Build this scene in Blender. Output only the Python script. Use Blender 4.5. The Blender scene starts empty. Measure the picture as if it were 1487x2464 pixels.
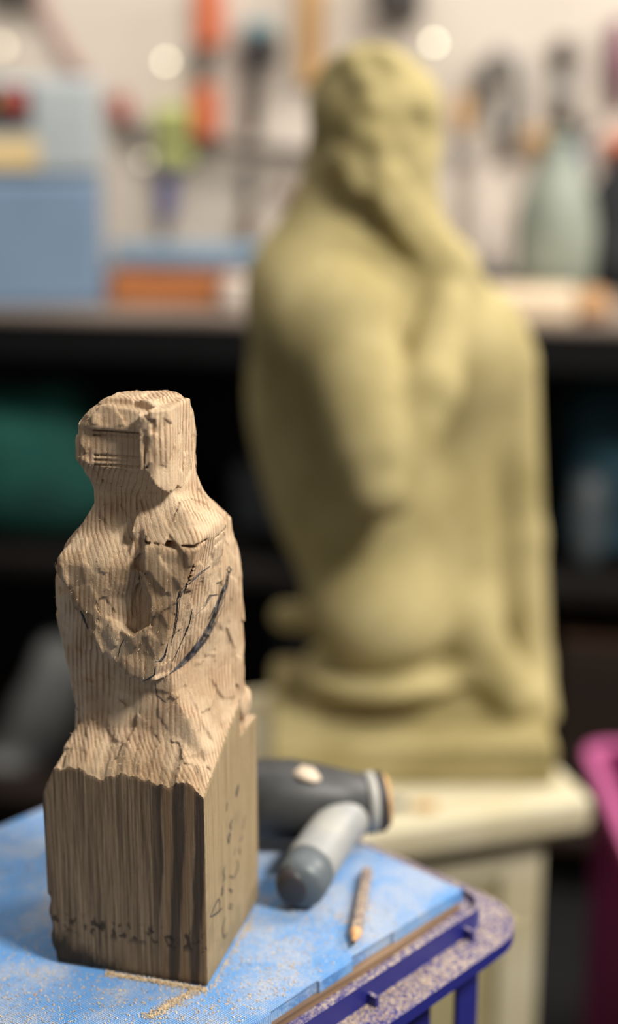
import bpy, bmesh, math, random
import numpy as np
from mathutils import Vector, Matrix
from mathutils.bvhtree import BVHTree

# ------------------------------------------------------------------ camera, world, lights
SC = bpy.context.scene
COL = SC.collection
R = math.radians
EYE = 1.30                                   # camera height above the floor
PITCH = R(15.7)
FPX = 3500.0                                 # focal length for a 1487 x 2464 frame
SP, CP = math.sin(PITCH), math.cos(PITCH)
cam_d = bpy.data.cameras.new('camera')
cam_d.sensor_fit = 'VERTICAL'; cam_d.sensor_height = 36.0
cam_d.lens = FPX / 2464 * 36.0
cam_d.clip_start = 0.02
cam_d.dof.use_dof = True
cam_d.dof.focus_distance = 0.735
cam_d.dof.aperture_fstop = cam_d.lens / 24.5
cam_d.dof.aperture_blades = 0
cam = bpy.data.objects.new('camera', cam_d)
cam.location = (0, 0, EYE); cam.rotation_euler = (math.pi / 2 - PITCH, 0, 0)
COL.objects.link(cam); SC.camera = cam

SC.view_settings.view_transform = 'Standard'
SC.view_settings.look = 'None'
SC.view_settings.gamma = 1.0
SC.view_settings.use_curve_mapping = False
SC.view_settings.exposure = 0.0

W = bpy.data.worlds.new('workshop_air'); SC.world = W; W.use_nodes = True
W.node_tree.nodes['Background'].inputs[0].default_value = (1.0, 0.93, 0.84, 1)
W.node_tree.nodes['Background'].inputs[1].default_value = 0.15

def area(name, loc, target, sx, sy, power, col):
    d = bpy.data.lights.new(name, 'AREA'); d.shape = 'RECTANGLE'; d.size = sx; d.size_y = sy
    d.energy = power; d.color = col
    o = bpy.data.objects.new(name, d); o.location = loc
    o.rotation_euler = (Vector(target) - Vector(loc)).to_track_quat('-Z', 'Y').to_euler()
    COL.objects.link(o); return o
area('ceiling_panel_light', (1.08, -0.02, 2.50), (0.0, 1.0, 0.95), 0.42, 0.3, 66, (1.0, 0.95, 0.87))
area('side_ceiling_light', (2.05, 1.75, 2.35), (0.1, 1.45, 1.0), 0.7, 0.35, 52, (1.0, 0.94, 0.86))
area('bench_strip_light', (-0.2, 1.75, 3.0), (0.0, 2.9, 1.35), 2.6, 0.25, 44, (1.0, 0.93, 0.86))
area('left_fill_light', (-1.6, -1.2, 2.1), (0.0, 1.0, 0.9), 1.4, 1.2, 7.0, (0.95, 0.96, 1.0))  # added fill from the front left, not a real window

# ------------------------------------------------------------------ measuring helpers
def ray(u, v):
    a = (u - 743.5) / FPX; b = (v - 1232) / FPX
    return Vector((a, CP - b * SP, -SP - b * CP))
def onz(u, v, z):                            # world point on the horizontal plane z
    r = ray(u, v); t = (z - EYE) / r.z
    return Vector((r.x * t, r.y * t, z))
def ony(u, v, Y):
    r = ray(u, v); t = Y / r.y
    return Vector((r.x * t, Y, EYE + r.z * t))
# bench frame: s along the bench, o behind its front edge, z up
BA = R(9.0)
BO = Vector((0.0, 2.25))
BUX = Vector((math.cos(BA), -math.sin(BA))); BUY = Vector((math.sin(BA), math.cos(BA)))
def bp(u, v, off):                           # point (s, off, z) on the plane standing 'off' behind the bench front
    r = ray(u, v); t = (BO.dot(BUY) + off) / (r.x * BUY.x + r.y * BUY.y)
    p = Vector((r.x * t, r.y * t)) - BO
    return Vector((p.dot(BUX), off, EYE + r.z * t))
def b2w(s, o, z):
    q = BO + BUX * s + BUY * o
    return Vector((q.x, q.y, z))

# ------------------------------------------------------------------ materials
def lin(c):
    if isinstance(c, str):
        c = [int(c[i:i + 2], 16) / 255 for i in (0, 2, 4)]
        c = [x / 12.92 if x <= 0.04045 else ((x + 0.055) / 1.055) ** 2.4 for x in c]
    return (c[0], c[1], c[2], 1.0)
class G:
    """small node-graph writer"""
    def __init__(s, name):
        s.m = bpy.data.materials.new(name); s.m.use_nodes = True
        s.t = s.m.node_tree; s.n = s.t.nodes; s.b = s.n['Principled BSDF']
        s.tc = s.n.new('ShaderNodeTexCoord')
    def link(s, a, b): s.t.links.new(a, b)
    def put(s, sock, v):
        if isinstance(v, bpy.types.NodeSocket): s.link(v, sock)
        elif v is not None: sock.default_value = v
    def math(s, op, a, b=None, c=None, clamp=False):
        n = s.n.new('ShaderNodeMath'); n.operation = op; n.use_clamp = clamp
        for i, x in enumerate((a, b, c)): s.put(n.inputs[i], x)
        return n.outputs[0]
    def vmath(s, op, a, b=None):
        n = s.n.new('ShaderNodeVectorMath'); n.operation = op
        s.put(n.inputs[0], a); s.put(n.inputs[1], b)
        return n.outputs[0]
    def sep(s, v):
        n = s.n.new('ShaderNodeSeparateXYZ'); s.link(v, n.inputs[0]); return n.outputs
    def comb(s, x, y, z):
        n = s.n.new('ShaderNodeCombineXYZ')
        for i, q in enumerate((x, y, z)): s.put(n.inputs[i], q)
        return n.outputs[0]
    def noise(s, vec, scale=1.0, detail=3.0, rough=0.55):
        n = s.n.new('ShaderNodeTexNoise'); s.link(vec, n.inputs['Vector'])
        n.inputs['Scale'].default_value = scale; n.inputs['Detail'].default_value = detail
        n.inputs['Roughness'].default_value = rough
        return n.outputs[0]
    def ss(s, x, a, b, lo=0.0, hi=1.0):      # smoothstep from a to b
        n = s.n.new('ShaderNodeMapRange'); n.interpolation_type = 'SMOOTHSTEP'
        s.put(n.inputs[0], x)
        n.inputs[1].default_value = a; n.inputs[2].default_value = b
        n.inputs[3].default_value = lo; n.inputs[4].default_value = hi
        return n.outputs[0]
    def mix(s, f, a, b, mode='MIX'):
        n = s.n.new('ShaderNodeMix'); n.data_type = 'RGBA'; n.blend_type = mode
        s.put(n.inputs[0], f); s.put(n.inputs[6], a); s.put(n.inputs[7], b)
        return n.outputs[2]
    def bump(s, h, strength=0.3, dist=0.001):
        n = s.n.new('ShaderNodeBump'); s.link(h, n.inputs['Height'])
        n.inputs['Strength'].default_value = strength; n.inputs['Distance'].default_value = dist
        s.link(n.outputs[0], s.b.inputs['Normal'])
    def col(s, c): s.put(s.b.inputs['Base Color'], c)
    def rough(s, r): s.put(s.b.inputs['Roughness'], r)

def simple(name, c, rough=0.5, metal=0.0, var=0.15, scale=30.0, bump=0.0, spec=0.5, c2=None, emit=None):
    g = G(name); p = g.tc.outputs['Object']
    n = g.noise(p, scale, 4.0)
    a = lin(c); b = lin(c2) if c2 else tuple(x * (1 - var) for x in a[:3]) + (1.0,)
    g.col(g.mix(g.ss(n, 0.35, 0.68), a, b))
    g.rough(rough); g.b.inputs['Metallic'].default_value = metal
    g.b.inputs['Specular IOR Level'].default_value = spec
    if bump: g.bump(g.noise(p, scale * 6, 4.0), bump, 0.002)
    if emit:
        g.b.inputs['Emission Color'].default_value = lin(c); g.b.inputs['Emission Strength'].default_value = emit
    return g.m

def wood_plain(name, c1, c2, axis='x', rough=0.6):
    g = G(name); p = g.tc.outputs['Object']
    sc = {'x': (8, 90, 90), 'y': (90, 8, 90), 'z': (90, 90, 8)}[axis]
    v = g.vmath('MULTIPLY', p, sc)
    n = g.noise(v, 1.0, 4.0)
    g.col(g.mix(g.ss(n, 0.3, 0.7), lin(c1), lin(c2))); g.rough(rough)
    g.bump(n, 0.15, 0.001)
    return g.m

def carved_wood(name):
    g = G(name)
    P = g.vmath('MULTIPLY', g.tc.outputs['Object'], (1000, 1000, 1000))
    x, y, z = g.sep(P)
    warp = g.noise(g.vmath('MULTIPLY', P, (0.022, 0.022, 0.006)), 1.0, 3.0)
    dx = g.math('SUBTRACT', x, 118.0); dy = g.math('SUBTRACT', y, 60.0)
    r = g.math('SQRT', g.math('ADD', g.math('MULTIPLY', dx, dx), g.math('MULTIPLY', dy, dy)))
    r = g.math('ADD', r, g.math('MULTIPLY', warp, 13.0))
    r = g.math('ADD', r, g.math('MULTIPLY', z, 0.035))
    fr = g.math('FRACT', g.math('DIVIDE', r, 2.35))
    late = g.math('MULTIPLY', g.ss(fr, 0.30, 0.88), g.ss(fr, 0.99, 0.93))
    fib = g.noise(g.vmath('MULTIPLY', P, (1.5, 1.5, 0.05)), 1.0, 4.0, 0.7)
    fuzz = g.noise(P, 0.9, 5.0, 0.75)
    blot = g.noise(P, 0.035, 4.0, 0.6); blot2 = g.noise(P, 0.055, 2.0, 0.5)
    # freshly cut wood
    fresh = g.mix(g.ss(blot, 0.35, 0.68), lin('d4ba9a'), lin('b69a7b'))
    fresh = g.mix(g.math('MULTIPLY', late, g.ss(blot2, 0.40, 0.62, 0.08, 0.78)), fresh, lin('8e6444'))
    fresh = g.mix(g.ss(fib, 0.54, 0.78, 0.0, 0.40), fresh, lin('a07c58'))
    fresh = g.mix(g.ss(fuzz, 0.56, 0.74, 0.0, 0.35), fresh, lin('eed6b0'))
    deep = g.math('MULTIPLY', g.ss(y, -36.0, -40.0), g.ss(blot2, 0.30, 0.55, 0.35, 1.0))
    fresh = g.mix(g.math('MULTIPLY', deep, 0.42), fresh, lin('967a58'))
    # old sawn outside of the post, front
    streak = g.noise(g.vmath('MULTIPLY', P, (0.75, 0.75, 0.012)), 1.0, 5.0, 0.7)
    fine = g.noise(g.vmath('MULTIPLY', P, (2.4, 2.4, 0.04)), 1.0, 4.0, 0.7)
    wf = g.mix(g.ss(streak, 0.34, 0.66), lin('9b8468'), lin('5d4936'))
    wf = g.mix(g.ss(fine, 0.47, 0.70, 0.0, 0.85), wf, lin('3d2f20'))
    wide = g.math('FRACT', g.math('ADD', g.math('DIVIDE', g.math('ADD', x, g.math('MULTIPLY', z, -0.05)), 11.5),
                                  g.math('MULTIPLY', g.noise(g.vmath('MULTIPLY', P, (0.05, 0.05, 0.018)), 1.0, 2.0), 0.7)))
    band = g.math('MULTIPLY', g.math('MULTIPLY', g.ss(wide, 0.36, 0.5), g.ss(wide, 0.97, 0.85)), g.ss(x, 14.0, 21.0))
    wf = g.mix(g.math('MULTIPLY', band, 0.82), wf, lin('382d24'))
    pale = g.math('MULTIPLY', g.math('MULTIPLY', g.ss(wide, 0.36, 0.3), g.ss(x, 16.0, 24.0)), 0.6)
    wf = g.mix(pale, wf, lin('86694a'))
    stain = g.math('ADD', g.math('ADD', z, g.math('MULTIPLY', x, 0.55)), g.math('MULTIPLY', g.noise(g.vmath('MULTIPLY', P, (0.25, 0.25, 0.09)), 1.0, 4.0), 34.0))
    wf = g.mix(g.ss(stain, 22.0, 6.0, 0.0, 0.88), wf, lin('1d1812'))
    spots = g.math('MULTIPLY', g.ss(g.noise(g.vmath('MULTIPLY', P, (0.24, 0.24, 0.16)), 1.0, 3.0), 0.51, 0.58),
                   g.math('MULTIPLY', g.ss(z, 34.0, 29.0), g.ss(z, 18.0, 24.0)))
    wf = g.mix(g.math('MULTIPLY', spots, 0.8), wf, lin('1d1812'))
    # old outside, other faces: paler, greyer
    wr = g.mix(g.ss(streak, 0.3, 0.7), lin('c0aa86'), lin('9a8462'))
    wr = g.mix(g.ss(fine, 0.5, 0.75, 0.0, 0.5), wr, lin('5c4a33'))
    wr = g.mix(g.ss(blot, 0.5, 0.7, 0.0, 0.45), wr, lin('777058'))
    jit = g.math('MULTIPLY', g.math('SUBTRACT', g.noise(P, 0.5, 3.0), 0.5), 0.9)
    mf = g.ss(g.math('ADD', y, jit), -44.75, -45.05)
    mr = g.ss(g.math('ADD', g.math('ABSOLUTE', x), jit), 44.75, 45.05)
    mb = g.ss(g.math('ADD', y, jit), 44.75, 45.05)
    side = g.math('MAXIMUM', mr, mb)
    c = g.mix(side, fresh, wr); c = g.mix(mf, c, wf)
    g.col(c); g.rough(0.78); g.b.inputs['Specular IOR Level'].default_value = 0.25
    old = g.math('MAXIMUM', side, mf)
    h = g.math('ADD', g.math('MULTIPLY', late, -0.5), g.math('MULTIPLY', fib, 0.8))
    h = g.math('ADD', h, g.math('MULTIPLY', fuzz, 0.9))
    h = g.math('ADD', h, g.math('MULTIPLY', g.math('MULTIPLY', fine, 1.3), old))
    h = g.math('ADD', h, g.math('MULTIPLY', g.math('MULTIPLY', streak, 1.0), mf))
    g.bump(h, 0.9, 0.0008)
    return g.m

def foam_mat(name):
    g = G(name)
    P = g.vmath('MULTIPLY', g.tc.outputs['Object'], (1000, 1000, 1000))
    x, y, z = g.sep(P)
    jx = g.math('ADD', x, g.math('MULTIPLY', g.noise(P, 0.35, 2.0), 0.8))
    jy = g.math('ADD', y, g.math('MULTIPLY', g.noise(P, 0.4, 2.0), 0.8))
    a = g.math('SINE', g.math('MULTIPLY', jx, 2.3)); b = g.math('SINE', g.math('MULTIPLY', jy, 2.3))
    weave = g.math('MULTIPLY', a, b)
    ridge = g.math('ABSOLUTE', weave)
    dust = g.noise(P, 0.022, 5.0, 0.65)
    fine = g.noise(P, 0.7, 4.0, 0.7)
    c = g.mix(g.ss(ridge, 0.0, 0.5), lin('4579b8'), lin('6aa3de'))
    d = g.math('MULTIPLY', g.ss(dust, 0.40, 0.66), g.ss(fine, 0.35, 0.65, 0.25, 1.0))
    c = g.mix(g.math('MULTIPLY', d, 0.72), c, lin('cbc4b8'))
    g.col(c); g.rough(0.62)
    g.bump(g.math('ADD', ridge, g.math('MULTIPLY', fine, 0.5)), 0.55, 0.0008)
    return g.m

def cast_stone(name):
    g = G(name); p = g.tc.outputs['Object']
    n1 = g.noise(p, 9.0, 5.0, 0.6); n2 = g.noise(p, 60.0, 4.0)
    c = g.mix(g.ss(n1, 0.35, 0.66), lin('ab9d70'), lin('938659'))
    c = g.mix(g.ss(n2, 0.45, 0.7, 0.0, 0.25), c, lin('bcb085'))
    g.col(c); g.rough(0.85); g.b.inputs['Specular IOR Level'].default_value = 0.2
    g.bump(n2, 0.2, 0.002)
    return g.m

def dusty(name, base, dust, amount=0.5):
    g = G(name); P = g.vmath('MULTIPLY', g.tc.outputs['Object'], (1000, 1000, 1000))
    n = g.noise(P, 0.45, 5.0, 0.75); m = g.noise(P, 0.03, 3.0)
    nz = g.n.new('ShaderNodeNewGeometry'); up = g.sep(nz.outputs['True Normal'])[2]
    f = g.math('MULTIPLY', g.ss(n, 0.40, 0.62), g.math('MULTIPLY', g.ss(m, 0.3, 0.55, 0.4, 1.0), g.ss(up, 0.5, 0.9)))
    g.col(g.mix(g.math('MULTIPLY', f, amount), lin(base), lin(dust)))
    g.rough(0.42)
    return g.m

M = {}
M['carved'] = carved_wood('carved_post_wood')
M['graphite'] = simple('graphite', '2a2a30', 0.45, var=0.3, scale=900)
M['ink'] = simple('ink', '15161f', 0.5)
M['fuzz'] = simple('wood_fuzz', 'e9cfa6', 0.8, c2='cfa878', scale=300)
M['dust'] = simple('sawdust', 'd9c4a0', 0.85, c2='b99b70', scale=400)
M['foam'] = foam_mat('blue_foam')
M['board'] = wood_plain('brown_board', '8d7156', '5d4835')
M['crate'] = dusty('blue_plastic', '20236f', 'cfbda0', 0.8)
M['pencil'] = None
M['stone'] = cast_stone('cast_stone')
M['cream'] = simple('cream_paint', 'd6cdb2', 0.4, c2='c4b995', scale=7, bump=0.05)
M['cream_panel'] = simple('cream_panel_paint', 'bdb28c', 0.5, c2='aea37a', scale=9, bump=0.05)
M['black'] = simple('black_steel', '0a0b0d', 0.6, var=0.3, spec=0.2)
M['blackwood'] = simple('black_shelf_board', '1c1816', 0.8, c2='120f0e', scale=12, spec=0.2)
M['brownboard'] = wood_plain('brown_shelf_board', '33251c', '221812')
M['wall'] = simple('painted_wall', 'd2c7ba', 0.75, c2='c6bbad', scale=2.0)
M['floor'] = simple('rubber_floor', '08090b', 0.8, c2='050506', scale=5)
M['benchtop'] = wood_plain('bench_top_wood', '8d7f74', '6f635a')
M['cab'] = simple('pale_blue_steel', 'a2a9ab', 0.5, c2='979fa3', scale=4)
M['cab2'] = simple('mid_blue_steel', '6f859e', 0.5, c2='677d95', scale=4)
M['label'] = simple('yellow_label', 'd9bf8a', 0.6)
M['dark'] = simple('dark_plastic', '333032', 0.5)
M['red'] = simple('red_plastic', '94382e', 0.45)
M['orange'] = simple('orange_paint', 'c9663a', 0.5, c2='b9562c')
M['lime'] = simple('lime_plastic', 'abb06c', 0.5)
M['indigo'] = simple('indigo_plastic', '56588c', 0.4)
M['teal'] = simple('teal_plastic', '5f8890', 0.45)
M['tan'] = wood_plain('tan_wood', 'c79e66', 'ae8450', 'z')
M['orangewood'] = wood_plain('orange_wood', 'b87440', '9c5c30')
M['plank'] = wood_plain('pale_plank', 'e6d3b8', 'd4bd9c')
M['plankend'] = wood_plain('plank_end', 'bb9268', 'a67c52')
M['steel'] = simple('grey_steel', '8f8b86', 0.4, 0.4)
M['darksteel'] = simple('dark_steel', '4e4744', 0.45, 0.5)
M['rail'] = simple('rail_steel', '463e39', 0.5)
M['bluesteel'] = simple('blue_tray', '86a2b8', 0.5, c2='7a94ab')
M['slate'] = simple('slate_blue', '454f5c', 0.5)
M['greenglaze'] = simple('green_glaze', '899083', 0.5, c2='727b70', scale=14)
M['blackcloth'] = simple('black_cloth', '24262a', 0.85, var=0.3)
M['whitejar'] = simple('white_jar', 'd3c6ba', 0.5)
M['tealbag'] = simple('teal_cloth', '24685c', 0.85, c2='1b5047', scale=6)
M['greycloth'] = simple('grey_cloth', 'b4b6b4', 0.85, c2='8e9293', scale=8)
M['petrol'] = simple('petrol_cloth', '1f4654', 0.8)
M['magenta'] = simple('magenta_plastic', '74184f', 0.45, c2='651344', scale=8)
M['pink'] = simple('pink_plastic', 'c8689a', 0.4)
M['purple'] = simple('purple_strip', '6f3650', 0.6)
M['pinkstrap'] = simple('pink_strap', 'b09088', 0.7)
M['toolgrey'] = simple('tool_grey', 'a5a39c', 0.5, c2='8f9191', scale=25)
M['toolbody'] = simple('tool_body', '3c3d3e', 0.5, c2='2e2f30', scale=30)
M['toolcap'] = simple('tool_cap', '5b6368', 0.45)
M['toolworn'] = simple('tool_worn', 'c9b8a2', 0.6, c2='a99a88', scale=90)
M['highlight'] = simple('glowing_glint', 'fff6d2', 0.3, emit=7.0)  # emission stands in for a bright reflection on metal
M['highlightdim'] = simple('dim_glowing_glint', 'f2e6c8', 0.3, emit=2.2)  # weaker emission for the fainter reflections
M['stool'] = wood_plain('stool_wood', '8a6a48', '6f5237')

def pencil_mats():
    g = G('pencil_paint'); P = g.vmath('MULTIPLY', g.tc.outputs['Object'], (1000, 1000, 1000))
    n = g.noise(g.vmath('MULTIPLY', P, (1, 1, 0.25)), 0.9, 4.0, 0.7)
    g.col(g.mix(g.ss(n, 0.44, 0.56), lin('3a3648'), lin('b9a48c'))); g.rough(0.45)
    return g.m
M['pencil'] = pencil_mats()
M['rawwood'] = simple('sharpened_wood', 'd9a878', 0.7, c2='c08f60', scale=300)

# ------------------------------------------------------------------ mesh helpers
def mesh_obj(name, verts, faces, mat, parent=None, smooth=True, loc=None):
    me = bpy.data.meshes.new(name); me.from_pydata(verts, [], faces); me.update()
    return me_obj(name, me, mat, parent, smooth, loc)
def me_obj(name, me, mat, parent=None, smooth=True, loc=None):
    if mat is not None: me.materials.append(mat)
    if smooth:
        me.polygons.foreach_set('use_smooth', np.ones(len(me.polygons), bool))
    o = bpy.data.objects.new(name, me); COL.objects.link(o)
    if parent: o.parent = parent
    if loc is not None: o.location = loc
    return o
def bm_obj(name, bm, mat, parent=None, smooth=False, loc=None):
    bmesh.ops.recalc_face_normals(bm, faces=bm.faces[:])
    me = bpy.data.meshes.new(name); bm.to_mesh(me); bm.free()
    return me_obj(name, me, mat, parent, smooth, loc)
def tag(o, label=None, cat=None, group=None, kind=None):
    if label: o['label'] = label
    if cat: o['category'] = cat
    if group: o['group'] = group
    if kind: o['kind'] = kind
    return o
def thing(name, label, cat, loc, rz=0.0, group=None):
    o = bpy.data.objects.new(name, None); COL.objects.link(o)
    o.location = loc; o.rotation_euler = (0, 0, rz); o.empty_display_size = 0.02
    return tag(o, label, cat, group)
def add_box(bm, lo, hi, bev=0.0, seg=2):
    r = bmesh.ops.create_cube(bm, size=1.0)
    vs = r['verts']
    c = [(lo[i] + hi[i]) / 2 for i in range(3)]; s = [abs(hi[i] - lo[i]) for i in range(3)]
    for v in vs: v.co = Vector((c[0] + v.co.x * s[0], c[1] + v.co.y * s[1], c[2] + v.co.z * s[2]))
    if bev > 0:
        bev = min(bev, min(s) * 0.45)
        es = {e for v in vs for e in v.link_edges}
        bmesh.ops.bevel(bm, geom=list(es), offset=bev, segments=seg, affect='EDGES', profile=0.5)
def add_tube(bm, pts, radii, seg=16, squash=None, cap=True):
    """sweep a circle (or squashed ellipse) along pts"""
    pts = [Vector(p) for p in pts]; n = len(pts)
    if not isinstance(radii, (list, tuple)): radii = [radii] * n
    rings = []; prev = None
    for i, p in enumerate(pts):
        d = (pts[min(i + 1, n - 1)] - pts[max(i - 1, 0)]).normalized()
        if prev is None:
            a = Vector((0, 0, 1)) if abs(d.z) < 0.9 else Vector((1, 0, 0))
            x = d.cross(a).normalized()
        else:
            x = (prev - d * prev.dot(d)).normalized()
        prev = x; y = d.cross(x).normalized()
        rr = radii[i]; ra, rb = (rr if isinstance(rr, (list, tuple)) else (rr, rr))
        rings.append([bm.verts.new(p + x * (ra * math.cos(t)) + y * (rb * math.sin(t)))
                      for t in [2 * math.pi * k / seg for k in range(seg)]])
    for a, b in zip(rings[:-1], rings[1:]):
        for k in range(seg):
            bm.faces.new((a[k], a[(k + 1) % seg], b[(k + 1) % seg], b[k]))
    if cap:
        bm.faces.new(rings[0][::-1]); bm.faces.new(rings[-1])
def add_lathe(bm, prof, seg=24, axis='z', origin=(0, 0, 0)):
    rings = []
    for r, h in prof:
        ring = []
        for k in range(seg):
            t = 2 * math.pi * k / seg; a, b = r * math.cos(t), r * math.sin(t)
            co = {'z': (a, b, h), 'y': (a, h, b), 'x': (h, a, b)}[axis]
            ring.append(bm.verts.new(Vector(co) + Vector(origin)))
        rings.append(ring)
    for a, b in zip(rings[:-1], rings[1:]):
        for k in range(seg):
            bm.faces.new((a[k], a[(k + 1) % seg], b[(k + 1) % seg], b[k]))
    bm.faces.new(rings[0][::-1]); bm.faces.new(rings[-1])
def add_prism(bm, pts, z0, z1, bev=0.0):
    lo = [bm.verts.new((p[0], p[1], z0)) for p in pts]; hi = [bm.verts.new((p[0], p[1], z1)) for p in pts]
    n = len(pts)
    fs = [bm.faces.new(lo[::-1]), bm.faces.new(hi)]
    for k in range(n): fs.append(bm.faces.new((lo[k], lo[(k + 1) % n], hi[(k + 1) % n], hi[k])))
    if bev:
        es = [e for e in fs[1].edges]
        bmesh.ops.bevel(bm, geom=es, offset=bev, segments=2, affect='EDGES')
def rrect(x0, y0, x1, y1, r, seg=8):
    out = []
    for cx, cy, a0 in ((x1 - r, y1 - r, 0), (x0 + r, y1 - r, 90), (x0 + r, y0 + r, 180), (x1 - r, y0 + r, 270)):
        for k in range(seg + 1):
            t = R(a0 + 90 * k / seg); out.append((cx + r * math.cos(t), cy + r * math.sin(t)))
    return out
def add_ring(bm, outer, inner, z0, z1):
    n = len(outer)
    v = [[bm.verts.new((p[0], p[1], z)) for p in loop] for loop, z in ((outer, z0), (outer, z1), (inner, z1), (inner, z0))]
    for i in range(4):
        a, b = v[i], v[(i + 1) % 4]
        for k in range(n): bm.faces.new((a[k], a[(k + 1) % n], b[(k + 1) % n], b[k]))

# ------------------------------------------------------------------ sculpting in distance fields
def surface_nets(d, xs, ys, zs):
    s = d < 0
    nx, ny, nz = s.shape
    cnt = np.zeros((nx - 1, ny - 1, nz - 1), np.int8)
    offs = [(a, b, c) for a in (0, 1) for b in (0, 1) for c in (0, 1)]
    for a, b, c in offs: cnt += s[a:nx - 1 + a, b:ny - 1 + b, c:nz - 1 + c]
    act = (cnt > 0) & (cnt < 8)
    I, J, K = np.nonzero(act)
    idx = np.full(act.shape, -1, np.int32); idx[I, J, K] = np.arange(len(I))
    val = {o: d[I + o[0], J + o[1], K + o[2]].astype(np.float64) for o in offs}
    acc = np.zeros((len(I), 3)); num = np.zeros(len(I))
    for o in offs:
        for ax in range(3):
            if o[ax]: continue
            q = list(o); q[ax] = 1; q = tuple(q)
            va, vb = val[o], val[q]; m = (va < 0) != (vb < 0)
            t = np.where(m, va / np.where(m, va - vb, 1.0), 0.0)
            p = np.zeros((len(I), 3)); p[:] = o; p[:, ax] = t
            acc[m] += p[m]; num += m
    acc /= num[:, None]
    def co(arr, i, f): return arr[i] * (1 - f) + arr[i + 1] * f
    V = np.stack([co(xs, I, acc[:, 0]), co(ys, J, acc[:, 1]), co(zs, K, acc[:, 2])], 1)
    F = []
    for ax in range(3):
        sl0 = [slice(1, -1)] * 3; sl1 = [slice(1, -1)] * 3
        sl0[ax] = slice(0, -1); sl1[ax] = slice(1, None)
        a, b = s[tuple(sl0)], s[tuple(sl1)]
        E = np.argwhere(a != b)
        sg = a[E[:, 0], E[:, 1], E[:, 2]]
        for k in range(3):
            if k != ax: E[:, k] += 1
        u, v = [(1, 2), (2, 0), (0, 1)][ax]
        def cell(du, dv):
            q = E.copy(); q[:, u] -= du; q[:, v] -= dv
            return idx[q[:, 0], q[:, 1], q[:, 2]]
        quad = np.stack([cell(1, 1), cell(0, 1), cell(0, 0), cell(1, 0)], 1)
        quad[~sg] = quad[~sg][:, ::-1]
        F.append(quad)
    return V, np.concatenate(F)
def np_mesh(name, V, F):
    me = bpy.data.meshes.new(name)
    me.vertices.add(len(V)); me.vertices.foreach_set('co', V.astype(np.float32).ravel())
    me.loops.add(F.size); me.loops.foreach_set('vertex_index', F.astype(np.int32).ravel())
    me.polygons.add(len(F)); me.polygons.foreach_set('loop_start', np.arange(0, F.size, 4, dtype=np.int32))
    me.update(calc_edges=True); me.validate()
    return me
def smin(a, b, k):
    h = np.clip(0.5 + 0.5 * (b - a) / k, 0, 1); return b * (1 - h) + a * h - k * h * (1 - h)
def smax(a, b, k): return -smin(-a, -b, k)
def ell(X, Y, Z, c, r):
    k0 = np.sqrt(((X - c[0]) / r[0]) ** 2 + ((Y - c[1]) / r[1]) ** 2 + ((Z - c[2]) / r[2]) ** 2)
    return (k0 - 1) * min(r)
def caps(X, Y, Z, a, b, ra, rb, sy=1.0):     # tapered capsule; sy squashes along y
    a = np.array(a, float); b = np.array(b, float); ab = b - a
    t = np.clip(((X - a[0]) * ab[0] + (Y - a[1]) * ab[1] + (Z - a[2]) * ab[2]) / (ab @ ab), 0, 1)
    return np.sqrt((X - a[0] - t * ab[0]) ** 2 + ((Y - a[1] - t * ab[1]) / sy) ** 2 + (Z - a[2] - t * ab[2]) ** 2) - (ra + (rb - ra) * t)
def boxd(X, Y, Z, lo, hi, r=0.0):
    q = [np.abs(A - (l + h) / 2) - (h - l) / 2 + r for A, l, h in zip((X, Y, Z), lo, hi)]
    o = np.sqrt(sum(np.maximum(k, 0) ** 2 for k in q))
    return o + np.minimum(np.maximum(np.maximum(q[0], q[1]), q[2]), 0) - r
def blob(name, parts, mat, parent, res, k=0.02, extra=None):
    """smooth union of ellipsoids (centre, radii) in local metres"""
    lo = np.min([np.array(c) - np.array(r) for c, r in parts], 0) - 3 * res - k
    hi = np.max([np.array(c) + np.array(r) for c, r in parts], 0) + 3 * res + k
    xs, ys, zs = [np.arange(lo[i], hi[i] + res, res) for i in range(3)]
    X, Y, Z = xs[:, None, None], ys[None, :, None], zs[None, None, :]
    d = None
    for c, r in parts:
        e = ell(X, Y, Z, c, r); d = e if d is None else smin(d, e, k)
    if extra: d = extra(d, X, Y, Z)
    V, F = surface_nets(d, xs, ys, zs)
    return me_obj(name, np_mesh(name, V, F), mat, parent)
def poly2(px, pz, X, Z):                     # signed distance to a polygon in (x, z)
    d = np.full(np.broadcast(X, Z).shape, 1e9); inside = np.zeros(d.shape, bool)
    n = len(px)
    for i in range(n):
        j = (i + 1) % n
        ex, ez = px[j] - px[i], pz[j] - pz[i]
        t = np.clip(((X - px[i]) * ex + (Z - pz[i]) * ez) / (ex * ex + ez * ez), 0, 1)
        d = np.minimum(d, np.hypot(X - px[i] - t * ex, Z - pz[i] - t * ez))
        c = ((pz[i] > Z) != (pz[j] > Z)) & (X < ex * (Z - pz[i]) / (ez if abs(ez) > 1e-9 else 1e-9) + px[i])
        inside ^= c
    return np.where(inside, -d, d)

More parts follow.
